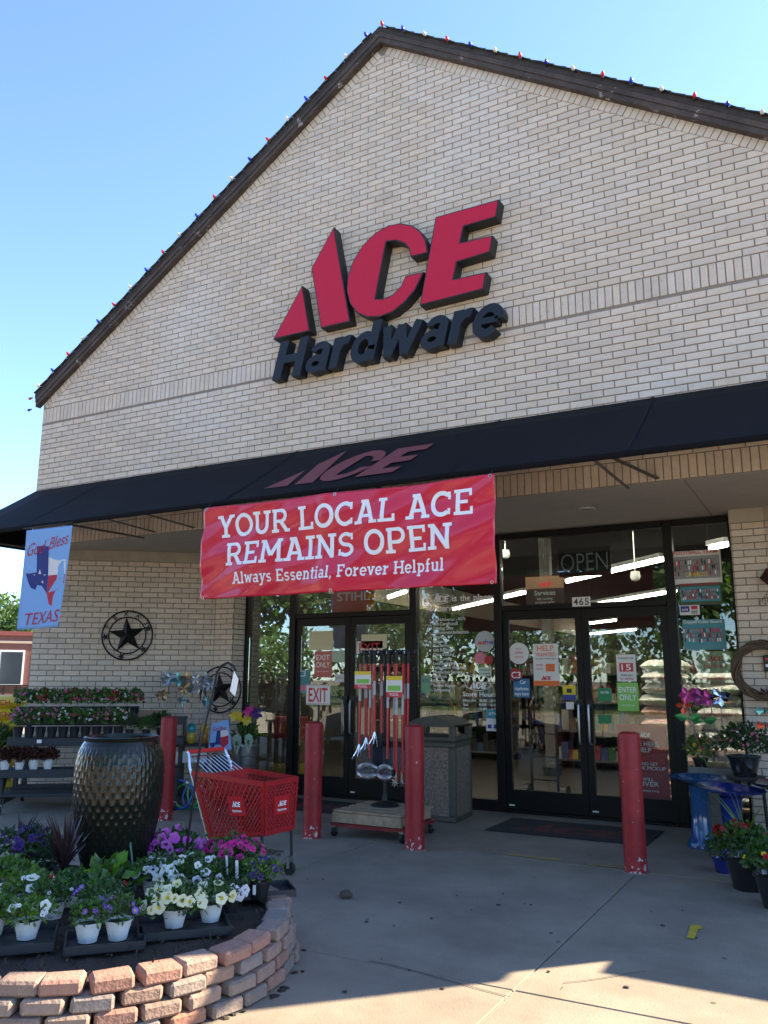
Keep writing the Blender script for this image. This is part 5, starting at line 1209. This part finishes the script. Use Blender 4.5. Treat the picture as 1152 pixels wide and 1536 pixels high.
# local: x along wall (-.9..0.95), y = -(d-1.2)
def sbox(name, x0, x1, d0, d1, z0, z1, m=SHM): MB().box((x0,1.2-d1,z0),(x1,1.2-d0,z1), bev=.005).build(name, m, SHF, world=False)
for d0, d1, z in ((.55,1.0,.945),(.95,1.3,.735),(1.28,1.66,.44)):
    for q in range(3): w_ = (d1-d0)/3; sbox('slat', -.95,.92, d0+q*w_+.006, d0+(q+1)*w_-.006, z-.025, z)
    sbox('edge_board', -.96,.93, d1, d1+.02, z-.075, z+.012)
sbox('low_board', -.95,.92, 1.35,1.66,.17,.205); sbox('low_board', -.95,.92,.8,1.1,.17,.205)
for x in (-.93,.86):
    sbox('upright', x,x+.05,.60,.66,.1,.92); sbox('upright', x,x+.05,1.0,1.06,.1,.71); sbox('upright', x,x+.05,1.58,1.64,.1,.41); sbox('side_rail', x+.052,x+.075,.6,1.64,.1,.16)
    for d in (.65,1.6): put(whm, 'caster', SHF, False, (x+.025,1.2-d,.046), (0,R(90),0)); put(ckm, 'caster_fork', SHF, False, (x+.025,1.2-d,.046))
# nursery packs in rows: built once per colour, copied
def pack_meshes(seed, fol, n=150):
    r = random.Random(seed); m = MB(); clump(m, r, (0,0,.145), .085,.085,.09, n, .042, .03, 0, -.2); return m.mesh('foliage', fol)
PKF = [pack_meshes(30+i, G2) for i in range(3)]
cup = MB(); cup.lathe([(.036,0),(.05,.085),(.053,.09),(.046,.09),(.044,.075),(0,.075)], 14); cupm = cup.mesh('cup', M('cup_black',(.016,.018,.022),.45), True)
names_ = {'rose':'pink','red':'dark red','snow':'white'}
ordn = ('first','second','third','fourth','fifth','sixth','seventh','eighth','ninth','tenth','eleventh','twelfth','thirteenth')
def row(d, z, s0, s1, n, kinds, where):
    for i in range(n):
        s_ = s0+(s1-s0)*i/(n-1); r = random.Random(int(s_*1000)+int(z*100)); k1 = kinds[i%len(kinds)]
        t = thing('potted_begonia', '%s flowered begonia, %s from the left on the %s of the bench' % (names_[k1], ordn[i], where), 'potted plant', sw_(s_,d,z+.002), SA+r.uniform(-.5,.5), 'begonias on the bench')
        t.scale = (1.12,1.12,1.28); put(cupm, 'pot', t); put(PKF[i%3], 'foliage', t)
        for kind, m in ((k1,15),(kinds[(i*2+1)%len(kinds)],4)): blooms(t, r, kind, m, (0,0,.15), .085,.085,.10, low=.2)
row(.90,.957,.16,1.42,12,['rose','rose','red','snow','rose','red','rose'],'top tier'); row(1.22,.747,.22,1.30,10,['rose','rose','snow','rose','snow','red','snow'],'middle tier')
for k, (s_, d, z) in enumerate(((.30,1.012,.93),(.72,1.012,.93),(.88,1.012,.93),(1.38,1.012,.935),(.48,1.322,.715))):
    t = thing('price_tag', 'small white price tag clipped to the %s' % ('top tier edge, leftmost','top tier edge, second','top tier edge, third','top tier edge, rightmost','middle tier edge')[k], 'price tag', sw_(s_,d+.01,z), SA); MB().box((-.025,-.012,-.018),(.025,-.010,.018)).build('card', INK, t, world=False); MB().box((-.01,-.010,.0),(.01,.0,.01)).build('clip', BLACK, t, world=False)
for i in range(4):
    s_ = .20+.145*i; t = plant('potted_begonia', 'white pot of bronze leaved begonia, %s from the left on the lowest tier' % ordn[i], 'potted plant', sw_(s_,1.55,.442), 60+i, BRN, .055, .10, rx=.095, rz=.085, n=150, L=.045, W_=.036, group='bronze begonias in white pots')
plant('potted_herb', 'grey green herb at the right end of the middle tier', 'potted plant', sw_(1.42,1.2,.737), 70, G4, .05, .09, BLACK, rx=.10, rz=.13, n=260, L=.05, W_=.008); plant('potted_herb', 'small green plant beside the grey herb on the bench', 'potted plant', sw_(1.60,1.2,.737), 71, G2, .05, .09, BLACK, rx=.09, rz=.10, n=220, L=.045, W_=.012)
plant('potted_shrub', 'dark leafy plants at the right end of the bench behind the urn', 'potted plant', sw_(1.75,1.05,.735), 72, G3, .06, .10, BLACK, rx=.14, rz=.12, n=300, L=.05, W_=.02)
t = thing('cardboard_box', 'flat brown cardboard box on the right end of the top tier', 'box', sw_(1.60,.75,.947), SA+.15); MB().box((-.15,-.1,0),(.15,.1,.075), bev=.004).build('carton', M('cardboard',(.30,.19,.11),.85), t, world=False); MB().box((-.15,-.02,.0755),(.15,.02,.0765)).build('tape', M('tape',(.35,.26,.17),.4), t, world=False)
# yellow bags beyond the corner and a shrub at the frame edge
for k in range(8):
    p = Vector((-9.45,.10,.08+.145*k)); t = thing('mulch_bag', 'yellow plastic bag of mulch, %s from the ground past the wall corner' % ordn[k], 'bag', p, R(35)+rnd.uniform(-.1,.1), 'yellow bags stacked past the corner'); put(by, 'sack', t); m = MB(); write(m, 'MULCH', (-.16,-.203,-.03), XV, ZV, .06, .32, .02); m.build('print', INKR, t, world=False)
plant('potted_shrub', 'bushy dark green shrub in a pot at the left frame edge', 'potted plant', (PZ(-12,1200,0).x, PZ(-12,1200,0).y, 0), 75, G2, .16, .30, BLACK, rx=.22, rz=.28, n=500, L=.075, W_=.03, cz=.26)
# ================================================================== WALL STARS
def star_wreath(name, lab, loc, rz, Rr, letters, lean=0):
    t = thing(name, lab, 'wall decor', loc, rz)
    for rr, tk in ((Rr,.011),(Rr*.74,.009)): MB().tube([(rr*math.cos(a),0,rr*math.sin(a)) for a in [2*math.pi*i/44 for i in range(44)]], tk, 6, closed=True).build('ring', IRON, t, world=False, smooth=True)
    m = MB(); n = 5; P = []
    for i in range(10): r_ = Rr*.76 if i%2 == 0 else Rr*.29; a = math.pi/2+R(6)+i*math.pi/5; P.append((r_*math.cos(a),-.006,r_*math.sin(a)))
    m.add(P+[(0,-.07,0),(0,.0,0)], [(i,(i+1)%10,10) for i in range(10)]+[((i+1)%10,i,11) for i in range(10)]); m.build('star', IRON, t, world=False)
    for a in (R(20),R(185),R(258),R(320)):
        s_ = MB(); cx, cz = Rr*.87*math.cos(a), Rr*.87*math.sin(a); Q = [(cx+(.05 if i%2 == 0 else .02)*Rr/.32*math.cos(a+i*math.pi/5),0,cz+(.05 if i%2 == 0 else .02)*Rr/.32*math.sin(a+i*math.pi/5)) for i in range(10)]; s_.add([(x,-.008,z) for x,y,z in Q]+[(x,.004,z) for x,y,z in Q]+[(cx,-.016,cz)], [(i,(i+1)%10,20) for i in range(10)]+[tuple(range(10,20))]+[(i,i+10,(i+1)%10+10,(i+1)%10) for i in range(10)]); s_.build('small_star', IRON, t, world=False)
    if letters:
        for i, ch in enumerate(letters):
            a = R(158-i*31); c = Vector((Rr*.80*math.cos(a),-.004,Rr*.80*math.sin(a))); V_ = Vector((math.cos(a),0,math.sin(a))); U_ = Vector((math.sin(a),0,-math.cos(a))); m = MB(); write(m, ch, c-V_*.0, U_, V_, Rr*.165, None, .02, align='c', depth=(0,.006,0)); m.build('letter', IRON, t, world=False)
    if lean: t.rotation_euler = (lean, 0, rz)
    return t
star_wreath('star_wreath', 'black iron star in a ring lettered TEXAS on the angled brick wall', sw_(1.17,.035,1.945), SA, .315, 'TEXAS')
star_wreath('star_wreath', 'black iron star ring leaning by the dark door frame', (-6.98,1.40,1.26), .25, .285, '')
# ================================================================== DISPLAYS LEFT OF THE EXIT DOOR
WB = thing('garden_stake_stand', 'dark crate stand holding metal flower and butterfly garden stakes', 'stand', sw_(2.0,.62), SA)
MB().box((-.28,-.2,0),(.28,.2,.03)).build('base', SHM, WB, world=False)
for x in (-.28,.25):
    for y in (-.2,.17): MB().box((x,y,.03),(x+.03,y+.03,.62)).build('leg', SHM, WB, world=False)
MB().box((-.28,-.2,.60),(.28,.2,.63)).build('top', SHM, WB, world=False); MB().box((-.28,-.215,.42),(.28,-.2,.55)).build('front_panel', WHITE, WB, world=False)
METS = [M('met_%d' % i, c, .28, .85) for i, c in enumerate(((.35,.42,.48),(.12,.38,.40),(.40,.26,.14),(.5,.5,.52)))]
r = random.Random(5)
def metal_flower(par, c, rad, mat, n=6, d=None):
    d = (d or Vector((CAM.x-c.x, CAM.y-c.y, .3)) ).normalized(); u = d.cross(Vector((0,0,1))).normalized(); v = u.cross(d); m = MB()
    for i in range(n):
        a = 2*math.pi*i/n+r.uniform(-.2,.2); q = u*math.cos(a)+v*math.sin(a); s_ = d.cross(q); L = rad*r.uniform(.8,1.1); m.add([c, c+q*L*.55+s_*L*.32+d*L*.2, c+q*L+d*L*.1, c+q*L*.55-s_*L*.32+d*L*.2, c+q*L*.5+d*L*.08], [(0,4,1),(1,4,2),(2,4,3),(3,4,0)])
    m.lathe([(rad*.18,0),(rad*.16,rad*.1),(0,rad*.14)], 8, c); return m
for i in range(16):
    s_, z = r.uniform(1.66,2.28), r.uniform(.85,1.40); d_ = r.uniform(.45,.8)
    if i < 5: z = 1.38+.03*r.random(); s_ = 1.8+.1*i
    b = sw_(s_*.6+.8,d_*.5+.32,.632); c = sw_(s_,d_,z)
    t = thing('garden_stake', 'metal flower garden stake in the stand by the wall, %s' % (('tallest silver bloom','tall bronze bloom','tall grey bloom','tall copper bloom near the hook','tall pale bloom near the top')[i] if i < 5 else ordn[i-5]+' low'), 'garden stake', b, 0, 'metal garden stakes')
    MB().tube([b-b, c-b], .0045, 5).build('rod', METS[3], t, world=False)
    m = metal_flower(t, c, r.uniform(.07,.11), None, r.choice((4,6,7))); o = m.build('bloom', METS[i%4], t)
for i, (x, y, c1_, c2_) in enumerate(((280,1102,(.02,.28,.32),(.5,.36,.03)),(300,1106,(.5,.33,.03),(.45,.2,.03)))):
    p = PY(x, 1120, 1.0); p.z = .632; t = thing('pineapple_lantern', ('teal and gold' if i == 0 else 'amber')+' glass pineapple lantern on the stand', 'lantern', sw_(2.08+.15*i,.72,.632))
    m = MB(); m.lathe([(.03,0),(.05,.03),(.055,.08),(.045,.13),(.02,.16)], 16, wob=lambda t_,k: 1+.06*math.sin(8*t_+k*3)); m.build('body', M('lantern_%d' % i, c2_, .15, coat=.5), t, world=False, smooth=True)
    m = MB(); m.lathe([(.045,.13),(.055,.17),(.05,.2),(.02,.235),(0,.24)], 16); m.build('top', M('lantern_top_%d' % i, c1_, .15, coat=.5), t, world=False, smooth=True)
# folded flag print leaning
p = PY(330,1128,.6); t = thing('flag_print', 'small blue Texas flag print propped up behind the cart', 'flag', (p.x,.6,p.z-.02)); m = MB(); a_, b_, c_, d_ = [PY(x,y,.6)-Vector((p.x,.6,p.z-.02)) for x,y in ((312,1127),(347,1124),(342,1079),(318,1086))]
m.prism([a_,b_,c_,d_], (0,.012,0)); m.build('cloth', MATS['pale_blue_cloth'], t, world=False)
def fl2(u, v): q = a_.lerp(b_,u).lerp(d_.lerp(c_,u), v); return q+Vector((0,-.003,0))
for pts, mt, k in (([(.30,.22),(.55,.20),(.55,.70),(.35,.70)],FB,1),([(.55,.45),(.95,.47),(.93,.66),(.55,.68)],FWH,1),([(.55,.45),(.95,.47),(.9,.2),(.65,.05),(.55,.2)],FRD,1),([(.02,.3),(.30,.3),(.30,.2),(.15,.05)],FB,1)):
    m = MB(); m.add([fl2(*q)+Vector((0,-.001*k,0)) for q in pts], [tuple(range(len(pts)))]); m.build('print', mt, t, world=False)
m = MB(); write(m, 'God Bless', fl2(.12,.72)+Vector((0,-.003,0)), (b_-a_).normalized(), ZV, .045, .2, 0, .3); m.build('lettering', FRD, t, world=False)
MB().box((-.13,.02,-p.z+.02),(.13,.05,.0)).build('easel', SHM, t, world=False)
# galvanised bucket with daffodil and caladium
BK = thing('galvanised_bucket', 'galvanised bucket of metal daffodils and patterned leaves by the exit door', 'bucket', (-6.35,1.15,.30)); r = random.Random(9)
MB().lathe([(.13,0),(.135,.02),(.165,.30),(.172,.305),(.172,.32),(.16,.318),(.128,.03),(0,.03)], 28).build('pail', GALV, BK, world=False, smooth=True)
for z in (.1,.2): MB().tube([((.142+.1*z)*math.cos(a),(.142+.1*z)*math.sin(a),z) for a in [2*math.pi*i/24 for i in range(24)]], .004, 5, closed=True).build('hoop', GALV, BK, world=False)
m = MB(); clump(m, r, (0,0,.36), .13,.13,.16, 60, .16, .028, 0, .1, .2); m.build('foliage', G2, BK, world=False)
for i, (dx, dz, mt) in enumerate(((-.06,.66,'petal_yellow'),(.10,.62,'petal_yellow'),(.14,.72,'petal_magenta'),(.24,.70,'petal_purple'))):
    b = Vector((-6.35,1.15,.30)); c = b+Vector((dx,-.12,dz)); m = metal_flower(BK, c, .085, None, 7); m.build('bloom', MATS[mt], BK); MB().tube([(dx*.3,0,.3),(dx,-.11,dz)], .005, 5).build('stem', G3, BK, world=False)
for i, (dx, dz, s_) in enumerate(((-.17,.36,.10),(.02,.34,.12),(.19,.36,.11))):
    m = MB(); L = s_; P = [(0,0,L),(-.5*L,0,.75*L),(-.55*L,0,.2*L),(-.25*L,0,-.6*L),(0,-.0,-1.1*L),(.25*L,0,-.6*L),(.55*L,0,.2*L),(.5*L,0,.75*L)]; m.prism([Vector(q)+Vector((dx,-.19,dz)) for q in P], (0,.003,0)); lf = m.build('caladium_leaf', M('caladium_pale',(.42,.55,.40),.5,trans=.2), BK, world=False)
    m = MB(); 
    for k in range(-2,3): m.bar(Vector((dx,-.192,dz+L*.3)), Vector((dx+k*.2*L,-.192,dz-.55*L+abs(k)*.42*L)), .008, .002)
    m.build('leaf_vein', G2, lf, world=False)
t = thing('crate_stand', 'dark wooden crate under the galvanised bucket', 'crate', (-6.35,1.15,0)); 
for k in range(3):
    for y in (-.17,.155): MB().box((-.2,y,.02+.095*k),(.2,y+.015,.09+.095*k)).build('slat', M('dark_wood',(.07,.05,.035),.8), t, world=False)
MB().box((-.2,-.17,.285),(.2,.17,.298)).build('top', MATS['dark_wood'], t, world=False)
for x in (-.2,.185): MB().box((x,-.15,0),(x+.015,.15,.284)).build('end', MATS['dark_wood'], t, world=False)
# coiled coloured hoops
for i, (c, rad, x) in enumerate((((.03,.10,.42),.15,272),((.04,.30,.08),.13,276),((.05,.14,.40),.12,268),((.06,.33,.10),.15,282))):
    p = PZ(x, 1218+2*i, 0) if False else Vector((-6.45+.06*i,.15+.05*i,0)); t = thing('garden_hoop', '%s plastic hoop standing behind the cart' % ('blue','green','dark blue nearest','light green')[i], 'hoop', p, .3+.2*i)
    MB().tube([(rad*math.cos(a),.02*math.sin(3*a),rad+.012+rad*math.sin(a)) for a in [2*math.pi*k/30 for k in range(30)]], .012, 8, closed=True).build('ring', M('hoop_%d' % i, c, .4), t, world=False, smooth=True); MB().tube([(rad*math.cos(a),.02*math.sin(3*a),rad+.012+rad*math.sin(a)) for a in (.9,1.0,1.1)], .0145, 8).build('joint', WHITE, t, world=False)
# ================================================================== RIGHT SIDE
CB = M('cobalt_glaze', (.025,.10,.26), .1, coat=.6, noise=(6,.3)); CB2 = M('navy_glaze', (.015,.028,.20), .1, coat=.6, noise=(6,.3)); BKG = M('black_glaze', (.012,.012,.013), .12, coat=.5)
def birdbath(lab, loc, h, rad, m, tilt=0):
    t = thing('birdbath', lab, 'birdbath', loc, 0)
    fl_ = lambda a, i: 1+(.06*abs(math.sin(6*a)) if 2 <= i <= 4 else 0)
    MB().lathe([(.125,0),(.125,.03),(.105,.06),(.085,.085),(.072,h*.5),(.085,h-.07),(.10,h-.05),(.06,h-.045)], 36, wob=fl_).build('pedestal', m, t, world=False, smooth=True)
    MB().lathe([(.05,-.05),(.10,-.045),(rad*.8,-.01),(rad,.012),(rad*1.01,.02),(rad*.97,.018),(rad*.75,.0),(0,-.02)], 40).build('dish', m, t, world=False, smooth=True, loc=(0,0,h), rot=(tilt*.3,tilt,0))
birdbath('light blue glazed birdbath by the entrance door frame', (-1.17,.86,0), .565, .245, CB); birdbath('deep blue glazed birdbath with tilted dish beside the light blue one', (-.86,.36,0), .545, .265, CB2, .06); birdbath('black glazed birdbath at the right frame edge', (-.50,.62,0), .58, .25, BKG)
t = thing('wooden_planter_box', 'grey wood box behind the birdbath holding metal flower stakes', 'planter', (-1.12,1.36,0))
for k in range(6): MB().box((-.19,-.12,.105*k),(.19,-.105,.105*k+.10)).build('slat', M('grey_wood',(.19,.18,.16),.85,noise=(9,.3)), t, world=False)
for x in (-.19,.175): MB().box((x,-.104,0),(x+.015,.1,.62)).build('side', MATS['grey_wood'], t, world=False)
MB().box((-.175,-.104,.58),(.175,.1,.60)).build('soil', SOIL, t, world=False)
PK2 = M('met_pink',(.50,.05,.20),.3,.5); OR2 = M('met_orange',(.60,.07,.03),.3,.5); CH2 = M('met_mirror',(.6,.62,.66),.08,1); MG2 = M('met_plum',(.22,.03,.14),.3,.6)
for i, (x, y, rad, mt, lab, n) in enumerate(((1031,1042,.105,PK2,'pink',5),(1026,1058,.085,OR2,'orange',4),(1053,1046,.095,MG2,'plum',6),(1065,1048,.085,PK2,'narrow pink',5),(1080,1045,.10,CH2,'mirror silver',7))):
    c = PY(x, y, 1.24); b = Vector((-1.2+.05*i,1.36,.60)); t = thing('garden_stake', '%s metal flower stake standing before the narrow right window' % lab, 'garden stake', b, 0, 'metal flower stakes at the right')
    MB().tube([(0,0,0), c-b], .005, 6).build('rod', GALV, t, world=False); metal_flower(t, c, rad, None, n).build('bloom', mt, t)
    if i in (0,2): m = MB(); [leaf(m, Vector((c.x-b.x,c.y-b.y-.0,c.z-b.z-.22)), Vector((s_,-.3,.25)).normalized(), Vector((0,-1,.3)), .13, .085) for s_ in (-1,1)]; m.build('metal_leaf', M('met_green',(.03,.22,.06),.3,.4), t, world=False)
plant('potted_mum', 'black pot of dusty pink mums under the right window', 'potted plant', (-.80,.98,.60), 80, G3, .135, .17, BKG, rx=.21, rz=.16, n=420, L=.05, W_=.026, fl=(('rose',16),('snow',5)), cz=.09)
t = thing('plant_stool', 'dark stand under the pot of pink mums', 'stand', (-.80,.98,0)); MB().lathe([(.16,.57),(.16,.598)], 24).build('top', BLACK, t, world=False)
for a in range(3): MB().tube([(.13*math.cos(a*2.09),.13*math.sin(a*2.09),.57),(.15*math.cos(a*2.09),.15*math.sin(a*2.09),0)], .014, 8).build('leg', BLACK, t, world=False)
plant('potted_flowers', 'small pot of yellow and red flowers behind the pink flower stake', 'potted plant', (-1.22,1.40,.605), 81, G1, .07, .09, BLACK, rx=.12, rz=.15, n=200, L=.05, W_=.025, fl=(('red',8),('yellow',8)))
t = plant('potted_geranium', 'large black pot of red geraniums and trailing greens at the right', 'potted plant', (-.68,-.50,0), 82, G2, .15, .21, BKG, rx=.22, rz=.13, n=560, L=.045, W_=.028, fl=(('geranium',0),), cz=.08); r = random.Random(44)
for i in range(7):
    c = Vector((r.uniform(-.18,.15),r.uniform(-.18,.05),.36+r.uniform(0,.08))); 
    for k in range(9): v = rdir(r); o = put(FL['geranium'], 'flower', t, False, c+v*.035); o.rotation_euler = v.to_track_quat('Z','Y').to_euler()
m = MB()
for i in range(9):
    a = r.uniform(0,6.28); d = Vector((math.cos(a)*.5,math.sin(a)*.5,1)).normalized(); P = []; s_ = d.cross(ZV).normalized()
    for k in range(6): f = k/5; c = Vector((0,0,.3))+d*(.42*f)+Vector((math.cos(a),math.sin(a),-.5))*(f*f*.14); w_ = .009*(1-f)+.001; P += [c-s_*w_, c+s_*w_]
    m.add(P, [(2*k,2*k+1,2*k+3,2*k+2) for k in range(5)])
m.build('spike_leaves', G1, t, world=False)
plant('potted_marigold', 'black pot with yellow blooms at the right frame edge', 'potted plant', (-.46,-.92,0), 83, G2, .15, .20, BKG, rx=.20, rz=.12, n=460, L=.042, W_=.026, fl=(('yellow',5),('geranium',5)), cz=.07)
plant('potted_trailer', 'cobalt pot of trailing greens in front of the birdbaths', 'potted plant', (-.90,-.05,0), 84, G4, .075, .10, CB2, rx=.13, rz=.08, n=200, L=.045, W_=.02, cz=.05)
# grapevine wreath and wall things on the right pier
GW = thing('grapevine_wreath', 'twisted brown grapevine wreath hanging on the right brick pier', 'wreath', (-.62,1.42,1.50)); r = random.Random(6); VN = M('vine',(.12,.08,.05),.9,rand=.35,bump=(40,.6))
for k in range(16):
    ph, rr = r.uniform(0,6.28), .235+r.uniform(-.02,.02); MB().tube([((rr+.028*math.cos(3*a+ph))*math.cos(a),.028*math.sin(3*a+ph)-.0,(rr+.028*math.cos(3*a+ph))*math.sin(a)) for a in [2*math.pi*i/40 for i in range(40)]], .0085, 6, closed=True).build('vine_strand', VN, GW, world=False, smooth=True)
m = MB(); clump(m, r, (.02,-.04,-.22), .05,.03,.03, 14, .05, .02); m.build('dried_leaves', BRN, GW, world=False)
t = thing('wall_alarm_box', 'black wall box with a red and a white label on the right pier', 'alarm box', (-.57,1.53,1.56)); MB().box((-.045,-.05,-.07),(.06,.0,.08), bev=.006).build('case', BLACK, t, world=False); MB().box((-.03,-.0525,.03),(.045,-.0505,.055)).build('red_label', INKR, t, world=False); MB().box((-.03,-.0525,-.03),(.045,-.0505,-.005)).build('white_label', INK, t, world=False)
for i, (x, y, mt) in enumerate(((1147,1066,METS[1]),(1148,1088,OR2))):
    c = PY(x, y, 1.50); t = thing('butterfly_decor', ('teal' if i == 0 else 'orange')+' metal butterfly on the right brick pier', 'wall decor', c); m = MB()
    for s_ in (-1,1): m.add([(0,0,0),(s_*.06,-.03,.04),(s_*.075,-.03,.0),(s_*.05,-.02,-.04)], [(0,1,2,3)])
    m.build('wings', mt, t, world=False); MB().tube([(0,-.004,-.03),(0,-.004,.03)], .005, 6).build('body', IRON, t, world=False)
p = PY(1152,868,1.50); t = thing('wire_lantern', 'dark metal diamond ornament with wire curls on the right pier', 'wall decor', p); m = MB(); m.add([(0,-.05,.10),(-.07,-.05,0),(0,-.05,-.07),(.07,-.05,0),(0,-.10,.0),(0,-.0,0)], [(0,1,4),(1,2,4),(2,3,4),(3,0,4),(1,0,5),(2,1,5),(3,2,5),(0,3,5)]); m.build('diamond', M('rust_iron',(.05,.02,.015),.6,.4), t, world=False)
for k in range(5): MB().tube([(-.02*k+.02+.025*math.cos(a),-.03,-.13-.025*k+.03*math.sin(a)) for a in [2*math.pi*i/14 for i in range(14)]], .002, 4, closed=True).build('curl', IRON, t, world=False)
# ================================================================== FAR LEFT AND BEHIND THE CAMERA
RB = thing('brick_building', 'one storey red brick building with white framed windows across the lot', 'building', (-38,22,0)); bx, by_ = -38, 22
bd = Vector((.6,.8,0)); RBM = M('red_brick', (.20,.085,.065), .9, noise=(3,.2)); ang = math.atan2(bd.y, bd.x)
RB.rotation_euler = (0,0,ang); WM[RB] = Matrix.Translation(Vector((bx,by_,0))) @ Matrix.Rotation(ang,4,'Z')
MB().box((-9,0,0),(9,8,3.497)).build('wall', RBM, RB, world=False); MB().box((-9.1,-.1,3.5),(9.1,8.1,3.72)).build('parapet', M('red_band',(.22,.06,.05),.8), RB, world=False); MB().box((-9.05,-.06,3.1),(9.05,-.003,3.22)).build('string_course', M('pale_band',(.45,.36,.28),.9), RB, world=False)
for i in range(9):
    x = -7.6+1.9*i; o = MB().box((x-.62,-.05,.9),(x+.62,-.002,2.75)).build('window', WHITE, RB, world=False); MB().box((x-.52,-.06,1.0),(x+.52,-.052,2.65)).build('pane', M('far_glass',(.03,.04,.05),.1), o, world=False)
F_ = thing('green_fence', 'low green and dark railing fence before the red brick building', 'fence', (-30,16.5,0), ang)
for i in range(26): MB().box((-6+.48*i,0,0),(-5.95+.48*i,.05,1.05)).build('post', IRON, F_, world=False)
MB().box((-6,.055,.15),(6.3,.075,.62)).build('panel', M('green_panel',(.05,.26,.10),.6), F_, world=False); MB().box((-6,-.01,1.0),(6.3,.06,1.06)).build('rail', IRON, F_, world=False); MB().box((-6,.055,.7),(6.3,.07,.98)).build('planting_strip', M('strip_flowers',(.14,.05,.05),.9,noise=(6,.6),col2=(.03,.06,.02)), F_, world=False)
def crown_mesh(seed, R_, H_, n, L):
    r = random.Random(seed); m = MB(); cs = []
    for k in range(16):
        a, q = r.uniform(0,6.28), r.uniform(.2,.75)*R_; z = H_*(.42+.5*r.random()); cs.append(Vector((q*math.cos(a)*(1.15-z/H_*.5), q*math.sin(a)*(1.15-z/H_*.5), z)))
    for c in cs: s_ = R_*r.uniform(.28,.45); clump(m, r, c, s_, s_, s_*.75, n//16, L, L*.6, 0, -.9, .35)
    return m.mesh('crown', G2 if seed % 2 else G1), cs
CRN = [crown_mesh(s_, 3.6, 9.0, 5200, .34) for s_ in (1,2,3)]
BARK = M('bark', (.08,.06,.045), .95, noise=(6,.4), bump=(20,.8))
TRK = []
for me_, cs in CRN:
    m = MB(); m.tube([(0,0,0),(.05,.02,1.5),(0,.08,3.2),(.1,0,5.5)], [.26,.2,.16,.07], 10)
    for c in cs[:8]: m.tube([(0,.05,2.6),(c.x*.45,c.y*.45,(2.6+c.z)*.5+.3),tuple(c)], [.10,.06,.02], 6)
    TRK.append(m.mesh('trunk', BARK, True))
def tree(i, loc, s_, lab, group):
    t = thing('tree', lab, 'tree', loc, i*1.7, group); t.scale = (s_,s_,s_); put(TRK[i%3], 'trunk', t); put(CRN[i%3][0], 'crown', t)
for i, (x, y, s_, lab) in enumerate(((-49.5,30,.74,'left tree rising behind the red brick building'),(-53,34.5,.82,'right tree rising behind the red brick building'),(-60,33,.8,'tree behind the red brick building, out at the left'))): tree(i, (x,y,0), s_, lab, 'trees behind the brick building')
rt = random.Random(21)
for i in range(12):
    x = -66+6.2*i+rt.uniform(-1,1); tree(i, (x,-31+rt.uniform(-4,3),0), rt.uniform(1.15,1.6), 'tree seen only as a reflection in the glass, %s along the far row' % ordn[i], 'trees across the parking lot')
shm_ = MB(); r = random.Random(17)
for k in range(10): clump(shm_, r, (r.uniform(-2.2,2.2),r.uniform(-1,1),r.uniform(.5,2.6)), 1.2,1.0,.9, 130, .26, .15, 0, -.9, .3)
shmm = shm_.mesh('foliage', G2); stm = MB(); [stm.tube([(x*.3,0,0),(x,0,1.6)], [.08,.03], 6) for x in (-1.2,-.4,.5,1.3)]; stmm = stm.mesh('stems', BARK)
for i in range(11):
    t = thing('hedge_shrub', 'tall hedge shrub seen as a reflection in the glass, %s along its row' % ordn[i], 'shrub', (-44+4.6*i,-26+rt.uniform(-1.5,1.5),0), rt.uniform(-.4,.4), 'hedge across the parking lot'); q = rt.uniform(1.0,1.5); t.scale = (q,q,q*rt.uniform(.8,1.2)); put(shmm, 'foliage', t); put(stmm, 'stems', t)
OB = thing('tan_building', 'orange tan building across the lot, seen reflected in the left door glass', 'building', (-33,-24,0), R(35)); MB().box((-4,-3,0),(4,3,5.2)).build('wall', M('tan_stucco',(.48,.24,.12),.9,noise=(3,.15)), OB, world=False); MB().box((-4.2,-3.2,5.203),(4.2,3.2,5.5)).build('roof', M('tan_roof',(.2,.1,.07),.9), OB, world=False)
for x in (-2.4,0,2.4): MB().box((x-.6,3.002,1.0),(x+.6,3.03,2.8)).build('window', MATS['far_glass'], OB, world=False)
# hanging camera domes inside
for i, (x, y) in enumerate(((758,832),(953,865))):
    p = PY(x, y, 2.8); t = thing('security_camera', ('left' if i == 0 else 'right')+' white camera hanging from the shop ceiling', 'camera', p); MB().tube([(0,0,.06),(0,0,3.7-p.z)], .008, 6).build('rod', WHITE, t, world=False); MB().lathe([(.05,.06),(.06,.0),(.045,-.04),(0,-.06)], 14).build('housing', WHITE, t, world=False, smooth=True)
